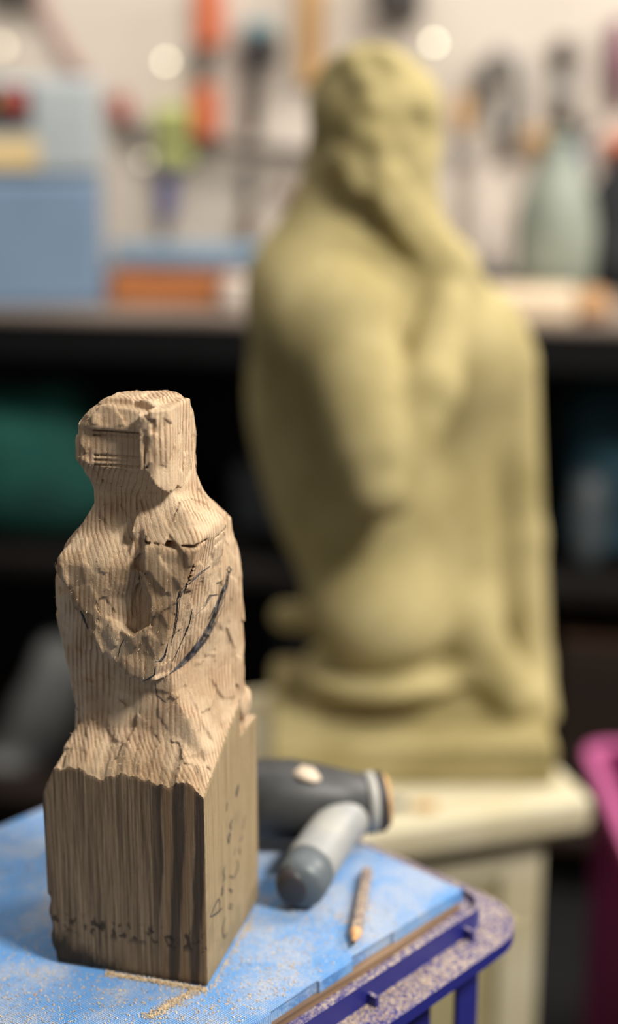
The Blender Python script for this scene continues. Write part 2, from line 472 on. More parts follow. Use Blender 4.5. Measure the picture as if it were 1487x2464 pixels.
# ------------------------------------------------------------------ the room
MATZ = EYE - 0.453                            # top of the blue mat
def bench_box(bm, s0, s1, o0, o1, z0, z1, bev=0.0):
    add_box(bm, (s0, o0, z0), (s1, o1, z1), bev)
BENCH_LOC = (BO.x, BO.y, 0.0)
def struct(name, bm, mat, rz=0.0, loc=(0, 0, 0), kind='structure'):
    o = bm_obj(name, bm, mat, None, False, loc); o.rotation_euler = (0, 0, rz); o['kind'] = kind; return o
bm = bmesh.new(); add_box(bm, (-3, -2.2, -0.05), (3, 4, 0.0)); struct('floor', bm, M['floor'])
bm = bmesh.new(); bench_box(bm, -2.6, 2.6, 0.66, 0.74, 0.0, 2.6); struct('wall_back', bm, M['wall'], -BA, BENCH_LOC)

BT = 0.978                                    # bench top height
bench = thing('workbench', 'long black workbench with shelves under it along the back wall', 'workbench', BENCH_LOC, -BA)
def bpart(name, mat, boxes, bev=0.003):
    bm = bmesh.new()
    for b in boxes: bench_box(bm, *b, bev)
    return bm_obj(name, bm, mat, bench)
bpart('worktop', M['benchtop'], [(-1.5, 1.5, 0.0, 0.655, BT - 0.012, BT)], 0.002)
bpart('apron', M['black'], [(-1.5, 1.5, 0.004, 0.03, BT - 0.075, BT - 0.0125)])
for s in (-1.42, -0.06, 1.36):
    for o in (0.05, 0.56):
        bpart('leg', M['black'], [(s, s + 0.06, o, o + 0.06, 0.0, BT - 0.0125)])
bpart('back_panel', M['black'], [(-1.5, 1.5, 0.632, 0.65, 0.02, BT - 0.013)], 0.0)
SH1 = bp(60, 1330, 0.06).z; SH2 = bp(60, 1890, 0.06).z
bpart('shelf', M['blackwood'], [(-1.5, 1.5, 0.03, 0.63, SH1 - 0.03, SH1)])
bpart('shelf', M['brownboard'], [(-1.5, 1.5, 0.03, 0.63, SH2 - 0.03, SH2)])

# ------------------------------------------------------------------ carved wooden figure
TH = R(15.5)
CARVE = Vector((-0.08549, 0.73200, MATZ))
fig = thing('carved_wooden_figure', 'half-finished carved wooden figure on its rough square post, on the blue mat', 'carving', CARVE, -TH)
def carve_field():
    h = 0.8
    xs = np.arange(-48, 48.1, h); ys = np.arange(-48, 48.1, h)
    zs = np.concatenate([np.arange(-3.0, 84.0, 3.0), np.arange(84.0, 318.0, h)])
    X, Y, Z = (a.astype(np.float32) for a in (xs[:, None, None], ys[None, :, None], zs[None, None, :]))
    def prof(pts): return np.interp(zs, [p[0] for p in pts], [p[1] for p in pts])[None, None, :].astype(np.float32)
    L = prof([(100, -36), (128, -36), (137, -35), (146, -36.5), (161, -39), (175, -42), (187, -43), (200, -45), (214, -43), (226, -40), (235, -35),
              (245, -27), (255, -21.5), (264, -22), (275, -24.5), (281, -26), (290, -26), (299, -23), (306, -18), (311, -12), (316, -8)])
    Rr = prof([(100, 44.0), (168, 44.0), (197, 44.3), (207, 44), (213, 43), (225, 41), (233, 39.5), (240, 39.5), (249, 34), (259, 28), (269, 26),
               (275, 25.5), (282, 25), (300, 25), (306, 22), (311, 18), (316, 12)])
    Fr = prof([(100, -30), (165, -29.0), (190, -30), (232, -32), (243, -29), (250, -26), (262, -23), (275, -28), (281, -33), (300, -33.5), (308, -31), (316, -26)])
    Bk = prof([(100, 38), (200, 40), (220, 40), (240, 32), (255, 20), (265, 15), (290, 18), (305, 15), (316, 8)])
    rc = prof([(100, 10), (160, 14), (220, 15), (250, 11), (300, 9), (316, 9)])
    cx, hx, cy, hy = (L + Rr) / 2, (Rr - L) / 2, (Fr + Bk) / 2, (Bk - Fr) / 2
    qx = np.abs(X - cx) - hx + rc; qy = np.abs(Y - cy) - hy + rc
    body = np.hypot(np.maximum(qx, 0), np.maximum(qy, 0)) + np.minimum(np.maximum(qx, qy), 0) - rc
    body = smax(body, Z - (311.0 + 0.02 * X - 0.05 * (Y + 10)), 3.0)
    body = np.maximum(body, 100 - Z)
    # flat knife-cut corner between front and right side, low down
    xe = prof([(100, 45), (118, 42), (140, 33), (160, 21), (172, 17), (203, 29), (243, 43), (262, 52), (320, 60)])
    ch = ((X - xe) * 68.5 - (Y + 38.5) * (45.5 - xe)) / np.hypot(68.5, 45.5 - xe)
    body = smax(body, ch - 0.6, 2.5)
    # raised bent arm: U outline on the front
    ux = [-46, -40, -29, -17, -6, 4, 12, 22, 31, 40, 50, 50, 30, 10, 4, -10, -30]
    uz = [238, 226, 217, 189, 176, 169.5, 168, 170, 178, 196, 215, 243, 243, 243, 268, 268, 262]
    X2, Z2 = xs[:, None], zs[None, :]
    U = poly2(ux, uz, X2, Z2).astype(np.float32)[:, None, :]
    U = smax(U, L + 3.5 - X, 4.0)
    front = -39.5 - 2.0 * np.clip((Z - 170) / 40, 0, 1) + np.maximum(Z - 229, 0) ** 1.35 * 0.42 * np.clip((11 - X) / 8, 0, 1)
    arm = smax(U, front - Y, 5.0)
    arm = np.maximum(arm, Y - 0)
    # left flank of the arm turns back
    arm = smax(arm, (-(X + 31) * 0.66 - (Y + 40.5) * 0.75), 3.0)
    # rounded upper arm / breast on the left
    lobe = ell(X, Y, Z, (-10, -19, 221), (25, 22, 26))
    arm = smin(arm, lobe, 4.0)
    # right chamfer
    arm = smax(arm, ch, 0.8)
    d = smin(body, arm, 0.4)
    # wedge above the saw line on the right breast
    wedge = np.maximum(np.maximum((-37.0 + 0.78 * (Z - 246)) - Y, Y), np.maximum(np.maximum(7 - X, X - 46), np.maximum(243 - Z, Z - 266)))
    wedge = np.maximum(wedge, ch)
    wedge = smax(wedge, (X - 24) * 0.55 + (Z - 262) * 0.62 - 2, 3.0)
    d = smin(d, wedge, 1.5)
    # valley between the two halves
    g = -29.5 - 0.55 * np.maximum(Z - 212, 0) * 0.8 - np.where(X < 10, 0.62 * (10 - X), 1.5 * (X - 10))
    val = np.maximum((Y - g) * 0.8, np.maximum(193 + 0.7 * np.abs(X - 7) - Z, Z - 238))
    d = smax(d, -val, 0.8)
    gro = np.maximum(np.hypot((X - 11), (Y + 41) * 0.6) - 4.5, np.maximum(228 - Z, Z - 252))
    d = smax(d, -gro, 1.5)
    # saw line, cracks
    d = np.maximum(d, -boxd(X, Y, Z, (12, -60, 241.8), (47, -33.5, 243.9)))
    d = np.maximum(d, -(np.maximum(np.abs(Z - 241 - 0.09 * (Y + 10)) - 0.7, np.maximum(33 - X, np.abs(Y + 2) - 14))))
    d = np.maximum(d, -(np.maximum(np.abs(Z - 268 + 0.1 * (X - 22)) - 0.7, np.maximum(21 - X, np.abs(Y + 10) - 7))))
    # head: recessed panel with saw cuts, proud block on the right
    chunk = boxd(X, Y, Z, (12.5, -37.0, 262), (26.5, 0, 309.5), 1.2)
    chunk = np.maximum(chunk, (281.5 - Z - (X - 12.5) * 1.05) * 0.69)
    chunk = np.maximum(chunk, (X - 21.5) * 0.8 - (Y + 36.0) * 0.6)
    d = smin(d, chunk, 0.8)
    d = np.maximum(d, -np.maximum(Y - (-30.4 - 0.11 * np.maximum(-2 - X, 0)), np.maximum(X - 12.5, np.abs(Z - 288.2) - 9.3)))
    for z0, dep in ((297.0, -28.3), (294.4, -29.4), (284.2, -29.3), (281.6, -29.6), (279.2, -28.9)):
        d = np.maximum(d, -boxd(X, Y, Z, (-14, -60, z0 - 0.5), (13.0, dep, z0 + 0.5)))
    d = np.maximum(d, -boxd(X, Y, Z, (18.5, -60, 298.5), (21.3, -34.6, 305)))
    d = np.maximum(d, -(np.maximum(np.abs(X - 15.5 - 0.02 * (Z - 290)) - 0.5, np.maximum(-60 - Y, np.maximum(Y + 35.2, np.abs(Z - 290) - 9)))))
    # brow cap: step on the head top
    d = np.maximum(d, -np.maximum(np.maximum(309.2 - 0.010 * (X + 2) ** 2 - Z, Y + 24 + 0.012 * (X - 2) ** 2), np.abs(X + 1) - 19))
    # ----- the square post below
    post = boxd(X, Y, Z, (-45.5, -45.5, 0), (45.5, 45.5, 150), 0.8)
    jag = 2.0 * np.sin(X * 0.19 + 0.6) + 1.6 * np.abs(np.sin(X * 0.16 + 1.9)) + 0.7 * np.sin(X * 0.83 + 1.0) + 0.35 * np.sin(X * 2.1)
    jag = jag.astype(np.float32)
    t = smin(115.0 + jag + 1.30 * (Y + 45.5), 101.0 + 2.2 * (X + 45.5) + 0.12 * (Y + 45.5), 3.0)
    t = smin(t, 109.5 + 0.47 * (Y + 45.5) + 0.95 * (45.5 - X) + 0.4 * jag, 4.0)
    t = smin(t, 139.0 + 0 * X - 0.55 * np.maximum(Y - 20, 0), 4.0)
    post = np.maximum(post, (Z - t) * 0.55)
    # splintered lower left edge
    post = np.maximum(post, np.where(Z < 40, (-(X + 44.2 - 0.10 * np.maximum(18 - Z, 0) - 0.9 * np.sin(Z * 0.35))), -50.0))
    d = smin(d, post, 1.2)
    d = np.maximum(d, -boxd(X, Y, Z, (37.5, 15, 119), (60, 60, 139), 2.0))
    nub = ell(X, Y, Z, (40, 34, 131), (5, 9, 9)); d = np.minimum(d, nub)
    # keep inside the post it was cut from
    d = np.maximum(d, boxd(X, Y, Z, (-45.5, -45.5, 0), (45.5, 45.5, 330), 0.6))
    # chisel facets, only close to the surface and off the sawn skin
    I, J, K = np.nonzero(np.abs(d) < 2.6)
    P = np.stack([xs[I], ys[J], zs[K]], 1)
    rng = np.random.default_rng(7)
    seeds = rng.uniform((-46, -46, 95), (46, 46, 315), (1500, 3))
    from mathutils import kdtree
    grad = rng.normal(0, 0.10, (1500, 3)); off = rng.normal(0, 0.22, 1500)
    best = np.full(len(P), 1e9); bi = np.zeros(len(P), int)
    order = np.argsort(seeds[:, 2]); zs_sorted = seeds[order, 2]
    zb = np.arange(80, 320, 4.0)
    for z0 in zb:
        m = np.nonzero((P[:, 2] >= z0) & (P[:, 2] < z0 + 4.0))[0]
        if not len(m): continue
        c = order[(zs_sorted > z0 - 14) & (zs_sorted < z0 + 18)]
        S = seeds[c] * np.array([1, 1, 0.6])
        for a in range(0, len(m), 20000):
            q = P[m[a:a + 20000]] * np.array([1, 1, 0.6])
            D = ((q ** 2).sum(1)[:, None] - 2 * q @ S.T + (S ** 2).sum(1)[None])
            bi[m[a:a + 20000]] = c[np.argmin(D, 1)]
    rel = P - seeds[bi]
    disp = np.clip((rel * grad[bi]).sum(1) + off[bi], -0.7, 0.7)
    skin = np.minimum(45.5 - np.abs(P[:, 0]), 45.5 - np.abs(P[:, 1]))
    w = np.clip((skin - 0.6) / 1.5, 0, 1) * np.clip((P[:, 2] - 96) / 6, 0, 1)
    pan = (P[:, 1] < -26) & (P[:, 0] > -16) & (P[:, 0] < 13.5) & (P[:, 2] > 277) & (P[:, 2] < 300)
    w = np.where(pan, w * 0.12, w)
    disp = disp + 0.10 * np.sin(P[:, 0] * 2.6 + 0.8 * np.sin(P[:, 2] * 0.05)) * np.clip((P[:, 2] - 118) / 5, 0, 1)
    d[I, J, K] += (disp * w).astype(np.float32)
    return d, xs, ys, zs
dF, cxs, cys, czs = carve_field()
Vc, Fc = surface_nets(dF, cxs, cys, czs); Vc = Vc / 1000.0
del dF
body_me = np_mesh('carved_body', Vc, Fc)
body = me_obj('carved_body', body_me, M['carved'], fig)
bvh = BVHTree.FromPolygons([tuple(v) for v in Vc], [tuple(f) for f in Fc])
FI = (Matrix.Translation(CARVE) @ Matrix.Rotation(-TH, 4, 'Z')).inverted()
CAM0 = FI @ Vector((0, 0, EYE))
def on_carving(u, v):                         # where the line of sight measured in the photo meets the carving, local
    dr = (FI.to_3x3() @ ray(u, v)).normalized()
    h, nrm, _, _ = bvh.ray_cast(CAM0, dr)
    return (h, nrm) if h is not None else (None, None)
rnd = random.Random(3)
def stroke(bm, pts, r, jit=0.0, lift=0.1):
    pl = []
    n = len(pts)
    for i in range(n - 1):
        (u0, v0), (u1, v1) = pts[i], pts[i + 1]
        k = max(1, int(math.hypot(u1 - u0, v1 - v0) / 5))
        for j in range(k): pl.append((u0 + (u1 - u0) * j / k, v0 + (v1 - v0) * j / k))
    pl.append(pts[-1])
    run = []
    for i, (u, v) in enumerate(pl):
        h, nn = on_carving(u + rnd.uniform(-jit, jit), v + rnd.uniform(-jit, jit))
        if h is None: continue
        run.append(h + nn * (lift * 0.001))
    if len(run) > 1:
        m = len(run)
        add_tube(bm, run, [r * (0.35 + 0.65 * math.sin(math.pi * (i + 0.5) / m) ** 0.5) for i in range(m)], 5)
def marks(lines):
    for pts, r, n, spread in lines:
        bm = bmesh.new()
        for k in range(n):
            a = rnd.randint(0, max(0, len(pts) - 4)) if k else 0
            b = rnd.randint(min(len(pts), a + 3), len(pts)) if k else len(pts)
            e0, e1 = rnd.uniform(-spread, spread), rnd.uniform(-spread, spread)
            q = []
            for i_, (u, v) in enumerate(pts[a:b]):
                g_ = (a + i_) / max(1, len(pts) - 1); wd = math.sin(math.pi * min(1, max(0, g_ * 0.9 + 0.1))) ** 0.7
                e = (e0 + (e1 - e0) * i_ / max(1, b - a - 1)) * wd
                q.append((u + e, v + e * 0.35))
            stroke(bm, q, r, 0.7)
        o = bm_obj('pencil_mark', bm, M['graphite'], fig, True); o['label'] = 'scribbled dark pencil line on the pale wood'
marks([
    ([(552, 1375), (546, 1408), (532, 1446), (512, 1492), (490, 1535), (462, 1572), (432, 1603), (408, 1622)], 0.00020, 30, 11.0),
    ([(462, 1465), (455, 1500), (440, 1535), (426, 1568), (414, 1592)], 0.0003, 2, 2.0),
    ([(505, 1362), (478, 1382), (455, 1402), (436, 1424), (428, 1442), (427, 1470), (418, 1525), (412, 1545)], 0.00015, 7, 4.0),
    ([(402, 1548), (396, 1575), (386, 1590), (374, 1592)], 0.00022, 4, 3.0),
    ([(374, 1603), (371, 1622), (358, 1632), (345, 1640)], 0.00035, 2, 1.0),
    ([(194, 1470), (203, 1490), (212, 1512)], 0.0004, 4, 1.5),
    ([(298, 1538), (289, 1556), (285, 1580)], 0.0002, 1, 0),
    ([(525, 1430), (505, 1432), (490, 1460), (470, 1480)], 0.00017, 3, 4.0),
    ([(374, 1642), (378, 1672), (400, 1690)], 0.0002, 1, 0),
    ([(551, 1362), (556, 1370), (552, 1378), (546, 1372), (551, 1362)], 0.0002, 3, 2.0),
])
def ink(pts, r=0.0003):
    bm = bmesh.new()
    stroke(bm, [(480 + x / 4.48, 1850 + y / 4.48) for x, y in pts], r, 0.0, 0.05)
    if len(bm.verts): bm_obj('ink_letter', bm, M['ink'], fig, True)
    else: bm.free()
for L_, r_ in (([(112, 1600), (135, 1545), (170, 1460), (205, 1395), (215, 1430), (212, 1550)], 3.4), ([(125, 1592), (180, 1560), (240, 1500)], 5),
          ([(262, 1240), (240, 1290), (235, 1370), (256, 1335), (250, 1270)], 3), ([(277, 1050), (256, 1110), (268, 1185), (250, 1215)], 3),
          ([(296, 360), (288, 460)], 3), ([(330, 680), (302, 745), (312, 805), (328, 740), (330, 680)], 4), ([(352, 545), (328, 595), (336, 660)], 4.5),
          ([(422, 160), (392, 235), (395, 300), (411, 245), (422, 160)], 4), ([(275, 1600), (250, 1680), (245, 1750), (260, 1825), (297, 1770)], 4),
          ([(325, 1450), (318, 1500), (340, 1512), (349, 1460), (325, 1450)], 3.4), ([(316, 1290), (340, 1330), (352, 1305)], 5),
          ([(320, 1150), (360, 1178), (402, 1115), (414, 1040), (405, 980)], 4), ([(427, 850), (432, 920)], 4), ([(436, 790), (458, 720)], 3.5),
          ([(466, 660), (478, 590), (486, 500)], 2.5), ([(384, 850), (372, 930)], 2.2)):
    ink(L_, r_ * 0.0001)
# raised fibres on the cut ledge and below the head
def fibres():
    vs, fs = [], []
    ok = 0
    while ok < 2600:
        u, v = rnd.uniform(105, 590), rnd.uniform(960, 1910)
        dense = (1745 < v < 1900) or (360 < u < 420 and v < 1190) or (400 < u < 590 and 1660 < v < 1760)
        if not dense and rnd.random() > 0.30: continue
        h, n = on_carving(u, v)
        ok += 1
        if h is None or n is None: continue
        if h.y < -0.0450 or h.x > 0.0450: continue
        dv = (n * rnd.uniform(0.1, 0.6) + Vector((rnd.uniform(-.6, .6), rnd.uniform(-.3, .3), rnd.uniform(-.9, .5)))).normalized()
        ln = rnd.uniform(0.0005, 0.0021); w = rnd.uniform(0.00009, 0.0002)
        sd = dv.cross(n)
        if sd.length < 1e-4: continue
        sd = sd.normalized() * w; up = dv.cross(sd).normalized() * w
        b = len(vs); p0 = h - n * 0.0002; p1 = p0 + dv * ln
        vs += [p0 + sd, p0 - sd, p0 + up, p1]
        fs += [(b, b + 1, b + 3), (b + 1, b + 2, b + 3), (b + 2, b, b + 3), (b, b + 2, b + 1)]
    o = mesh_obj('wood_fuzz', vs, fs, M['fuzz'], fig, False); o['kind'] = 'stuff'
fibres()

# ------------------------------------------------------------------ blue mat, board, crate
MA = R(47.5)
MR = onz(1110, 2138, MATZ)                    # right-hand corner of the mat
D1 = Vector((-math.cos(MA), -math.sin(MA), 0))         # along the near edge, towards the viewer's left
D2 = Vector((-math.sin(MA), math.cos(MA), 0))          # across, away from the viewer
ML, MW, MT = 0.46, 0.268, 0.0075
MROT = MA + math.pi                           # local x runs along D1, local y along -D2
def mloc(s, t, z): return MR + D1 * s + D2 * t + Vector((0, 0, z - MATZ))
mat_o = thing('foam_mat', 'bright blue textured foam mat lying under the carving on the plastic crate', 'mat', mloc(0, 0, MATZ - MT), MROT)
# local: x = s, y = -t
pts = [(0, 0.001), (0.030, 0.0002), (0.062, 0.0), (0.064, 0.0), (0.0645, -0.0012), (0.0995, -0.0018), (0.100, 0.0006), (0.128, 0.0012), (0.1285, -0.0006),
       (0.165, 0.0), (0.1655, 0.0014), (0.25, 0.001), (ML, 0.0), (ML, -MW), (0.2, -MW - 0.001), (0.004, -MW), (0.0, -MW + 0.004), (-0.001, -0.15)]
bm = bmesh.new(); add_prism(bm, pts, 0.0, MT, 0.0008)
bm_obj('foam_sheet', bm, M['foam'], mat_o)
BDT = 0.0045
board = thing('support_board', 'thin brown board between the blue mat and the crate rim', 'board', mloc(0, 0, MATZ - MT - BDT), MROT)
bm = bmesh.new(); add_prism(bm, [(0.004, 0.002), (0.07, 0.0035), (0.2, 0.002), (ML - 0.01, 0.003), (ML - 0.01, -MW + 0.004), (0.004, -MW + 0.004)], 0.0, BDT - 0.0001, 0.0004)
bm_obj('board_panel', bm, M['board'], board)
# crate
CZ = MATZ - MT - BDT
crate = thing('plastic_crate', 'dark blue plastic crate with dusty rim and open sides under the mat', 'crate', mloc(0, 0, CZ - 0.26), MROT)
x0, x1, y1, y0 = -0.011, ML + 0.03, 0.0105, -MW - 0.0105     # inner line of the lip in local x, y
HZ = 0.26
def ring_obj(name, o_off, i_off, z0, z1, r, mat=M['crate']):
    bm = bmesh.new()
    add_ring(bm, rrect(x0 - o_off, y0 - o_off, x1 + o_off, y1 + o_off, r + o_off, 10), rrect(x0 - i_off, y0 - i_off, x1 + i_off, y1 + i_off, max(r + i_off, 0.001), 10), z0, z1)
    return bm_obj(name, bm, mat, crate)
ring_obj('lip', 0.0026, 0.0, HZ - 0.020, HZ + 0.004, 0.016)
ring_obj('rim', 0.023, 0.0, HZ - 0.0125, HZ - 0.0095, 0.016)
ring_obj('rim_edge', 0.0235, 0.0212, HZ - 0.017, HZ - 0.0092, 0.016)
ring_obj('inner_ledge', 0.0005, -0.012, HZ - 0.004, HZ - 0.0003, 0.016)
ring_obj('bottom_band', 0.0005, -0.003, 0.004, 0.045, 0.016)
bm = bmesh.new(); add_prism(bm, rrect(x0, y0, x1, y1, 0.016, 6), 0.0, 0.0045); bm_obj('crate_floor', bm, M['crate'], crate)
def post(x, y, ax, w, flare):                 # wall post that broadens into the rim
    bm = bmesh.new(); prof = []
    k = 8
    top, bot = HZ - 0.0125, 0.042
    left = [(-w / 2 - flare * (1 - math.cos(math.pi / 2 * i / k)), top - flare * (1 - math.sin(math.pi / 2 * i / k))) for i in range(k + 1)]
    left = [(-w / 2 - flare * (1 - math.sin(math.pi / 2 * i / k)), top - flare * (1 - math.cos(math.pi / 2 * i / k))) for i in range(k + 1)]
    outline = left + [(-w / 2, bot), (w / 2, bot)] + [(-a, b) for a, b in left[::-1]]
    f = 0.0016
    A = [bm.verts.new((x + a, y - f, b) if ax == 'x' else (x - f, y + a, b)) for a, b in outline]
    B = [bm.verts.new((x + a, y + f, b) if ax == 'x' else (x + f, y + a, b)) for a, b in outline]
    n = len(A); bm.faces.new(A); bm.faces.new(B[::-1])
    for i in range(n): bm.faces.new((A[i], A[(i + 1) % n], B[(i + 1) % n], B[i]))
    bm_obj('wall_post', bm, M['crate'], crate)
for s, w, f in ((0.004, 0.020, 0.004), (0.053, 0.024, 0.016), (0.125, 0.012, 0.010), (0.19, 0.02, 0.018), (0.27, 0.02, 0.018), (0.35, 0.02, 0.018), (0.45, 0.03, 0.004)):
    post(s, y1 - 0.0018, 'x', w, f); post(s, y0 + 0.0018, 'x', w, f)
for t, w in ((-0.002, 0.012), (-0.075, 0.008), (-0.19, 0.012), (-0.265, 0.02)):
    post(x0 + 0.0018, t, 'y', w, 0.003); post(x1 - 0.0018, t, 'y', w, 0.003)
for s in (0.012, 0.10, 0.20, 0.30):           # small ribs outside the lip and inside
    bm = bmesh.new(); add_box(bm, (s, y1 + 0.002, HZ - 0.012), (s + 0.0025, y1 + 0.009, HZ - 0.003)); bm_obj('rib', bm, M['crate'], crate)
# wooden stool carrying the crate, just below the frame
stool = thing('wooden_stool', 'brown wooden stool standing under the blue crate', 'stool', (mloc(0.23, 0.13, 0).x, mloc(0.23, 0.13, 0).y, 0), MROT)
sz = CZ - 0.26
bm = bmesh.new(); add_box(bm, (-0.25, -0.15, sz - 0.03), (0.25, 0.15, sz - 0.0005), 0.004); bm_obj('seat', bm, M['stool'], stool)
for a in (-0.21, 0.21):
    for b in (-0.12, 0.12):
        bm = bmesh.new(); add_box(bm, (a - 0.02, b - 0.02, 0), (a + 0.02, b + 0.02, sz - 0.03), 0.003); bm_obj('leg', bm, M['stool'], stool)

# ------------------------------------------------------------------ sawdust
def chips(name, label, samples, mat):
    vs, fs = [], []
    for p, sc in samples:
        a = rnd.uniform(0, 6.283); ln = sc * rnd.uniform(0.0006, 0.0018); w = sc * rnd.uniform(0.00025, 0.0006)
        d = Vector((math.cos(a), math.sin(a), rnd.uniform(-0.1, 0.5))).normalized(); s = Vector((-math.sin(a), math.cos(a), rnd.uniform(-.5, .5))).normalized()
        b = len(vs); mid = p + Vector((0, 0, rnd.uniform(0.0002, 0.0006) * sc))
        vs += [p - d * ln * .5 + s * w * .5, p - d * ln * .5 - s * w * .5, mid + s * w * .6, mid - s * w * .6, p + d * ln * .5 + s * w * .3, p + d * ln * .5 - s * w * .3]
        fs += [(b, b + 1, b + 3, b + 2), (b + 2, b + 3, b + 5, b + 4)]
    o = mesh_obj(name, vs, fs, mat, None, False); o['kind'] = 'stuff'; tag(o, label, 'sawdust'); return o
smp = []
def inside_post(p):
    q = FI @ p; return abs(q.x) < 0.046 and abs(q.y) < 0.046
clumps = [(rnd.uniform(0.01, 0.33), rnd.uniform(0.0, MW), rnd.uniform(0.008, 0.03)) for _ in range(34)]
while len(smp) < 9000:
    if rnd.random() < 0.72:
        c = rnd.choice(clumps); s, t = rnd.gauss(c[0], c[2]), rnd.gauss(c[1], c[2])
    else: s, t = rnd.uniform(0, 0.36), rnd.uniform(0, MW)
    if not (0.002 < s < 0.40 and 0.003 < t < MW - 0.002): continue
    if t > 0.20 - 0.25 * s and rnd.random() < 0.5: continue
    if s < 0.07 and rnd.random() < 0.75: continue
    p = mloc(s, t, MATZ + 0.0001)
    if inside_post(p): continue
    smp.append((p, rnd.uniform(0.7, 1.3)))
for _ in range(2600):                          # drift along the foot of the post and a tail in front of the corner
    k = rnd.random()
    if k < 0.6:
        q = Vector((rnd.uniform(-0.012, 0.046), -0.0465 - abs(rnd.gauss(0, 0.0016)), 0.0001 + abs(rnd.gauss(0, 0.0006))))
    elif k < 0.72:
        q = Vector((0.0465 + abs(rnd.gauss(0, 0.0015)), rnd.uniform(-0.046, 0.03), 0.0001))
    else:
        f = rnd.random(); q = Vector((0.040 - 0.016 * f + rnd.gauss(0, 0.0022), -0.049 - 0.030 * f, 0.0001 + abs(rnd.gauss(0, 0.0004))))
    smp.append((FI.inverted() @ q, rnd.uniform(0.6, 1.0)))
chips('sawdust', 'pale sawdust and shavings scattered over the blue mat', smp, M['dust'])
smp = []
while len(smp) < 3800:
    s = rnd.uniform(-0.03, 0.26); w = rnd.random() ** 1.4 * 0.018
    if s < 0.05 and rnd.random() < 0.6: continue
    smp.append((mloc(s, -y1 - 0.0035 - w, CZ - 0.0093), rnd.uniform(0.5, 0.9)))
chips('rim_sawdust', 'fine sawdust lying along the blue crate rim', smp, M['dust'])

# ------------------------------------------------------------------ pencil
pa, pb = onz(850, 2288, MATZ), onz(883, 2108, MATZ)
dv = (pb - pa); plen = dv.length
pr = 0.0037
pen = thing('pencil', 'short worn dark pencil lying on the blue mat pointing at the viewer', 'pencil', (pa.x, pa.y, MATZ))
def pen_pt(f): return Vector((dv.x * f, dv.y * f, pr * 0.98))
bm = bmesh.new(); add_tube(bm, [pen_pt(0.16), pen_pt(0.985)], pr, 6); bm_obj('barrel', bm, M['pencil'], pen)
bm = bmesh.new(); add_tube(bm, [pen_pt(0.165), pen_pt(0.155), pen_pt(0.04)], [pr * 0.99, pr * 0.97, 0.0012], 12); point_ = bm_obj('sharpened_point', bm, M['rawwood'], pen, True)
bm = bmesh.new(); add_tube(bm, [pen_pt(0.045), pen_pt(0.0)], [0.00115, 0.0003], 10); bm_obj('lead', bm, M['graphite'], point_, True)
bm = bmesh.new(); add_tube(bm, [pen_pt(0.98), pen_pt(1.0)], [pr * 0.98, pr * 0.85], 6); bm_obj('pencil_end', bm, M['rawwood'], pen)

# ------------------------------------------------------------------ hand tool behind the carving
def on_mat(u, v): return onz(u, v, MATZ)
t0 = on_mat(720, 2050)
tool = thing('power_tool', 'dark grey hand power tool with pale curved grip lying on the blue mat', 'tool', (t0.x, t0.y, MATZ))
def tp(u, v, z): return onz(u, v, MATZ + z) - Vector((t0.x, t0.y, MATZ))
A0, A1, A2, A3 = tp(590, 1920, 0.030), tp(700, 1922, 0.031), tp(800, 1928, 0.029), tp(872, 1932, 0.026)
bm = bmesh.new()
add_tube(bm, [A0 + (A0 - A1) * 0.75, A0 + (A0 - A1) * 0.7, A0, A0.lerp(A1, .5), A1, A1.lerp(A2, .5), A2, A3, A3 + (A3 - A2) * .08],
         [0.018, 0.022, 0.0245, 0.025, 0.0250, 0.0235, 0.0215, 0.0185, 0.017], 24)
bm_obj('tool_body', bm, M['toolbody'], tool, True)
bm = bmesh.new(); a, b = A1.lerp(A2, .05), A1.lerp(A2, .75)
add_tube(bm, [a + Vector((0, -.006, .0222)), a.lerp(b, .3) + Vector((0, -.007, .0222)), a.lerp(b, .7) + Vector((0, -.007, .0210)), b + Vector((0, -.006, .0192))], [(0.004, 0.001), (0.0095, 0.0026), (0.0095, 0.0026), (0.004, 0.001)], 16)
o = bm_obj('worn_patch', bm, M['toolworn'], tool, True); o['label'] = 'scuffed pale patch on the tool body'
G0, G1, G2, G3, G4 = tp(868, 1938, 0.024), tp(828, 1972, 0.022), tp(782, 2030, 0.0195), tp(742, 2092, 0.0175), tp(718, 2138, 0.0155)
def curve(ps, n):
    out = []
    for i in range(len(ps) - 1):
        for k in range(n): out.append(ps[i].lerp(ps[i + 1], k / n))
    out.append(ps[-1]); return out
def smooth_path(ps, n=6):
    out = []
    for i in range(len(ps) - 1):
        p0, p1, p2, p3 = ps[max(i - 1, 0)], ps[i], ps[i + 1], ps[min(i + 2, len(ps) - 1)]
        for k in range(n):
            t = k / n
            out.append(0.5 * ((2 * p1) + (p2 - p0) * t + (2 * p0 - 5 * p1 + 4 * p2 - p3) * t * t + (3 * p1 - p0 - 3 * p2 + p3) * t ** 3))
    out.append(ps[-1]); return out
gp = smooth_path([G0, G1, G2, G3]); ng = len(gp)
bm = bmesh.new(); add_tube(bm, gp, [(0.0148 + 0.001 * (i / ng), 0.0155 + 0.0012 * (i / ng)) for i in range(ng)], 24); grip_ = bm_obj('grip', bm, M['toolgrey'], tool, True)
bm = bmesh.new(); add_tube(bm, [G3, G3.lerp(G4, .5), G3.lerp(G4, .85), G4, G4.lerp(G3, -.10)], [(.0156, .0166), (.0156, .0165), (.0148, .0152), (.0125, .0128), (.008, .008)], 24); bm_obj('grip_cap', bm, M['toolcap'], grip_, True)
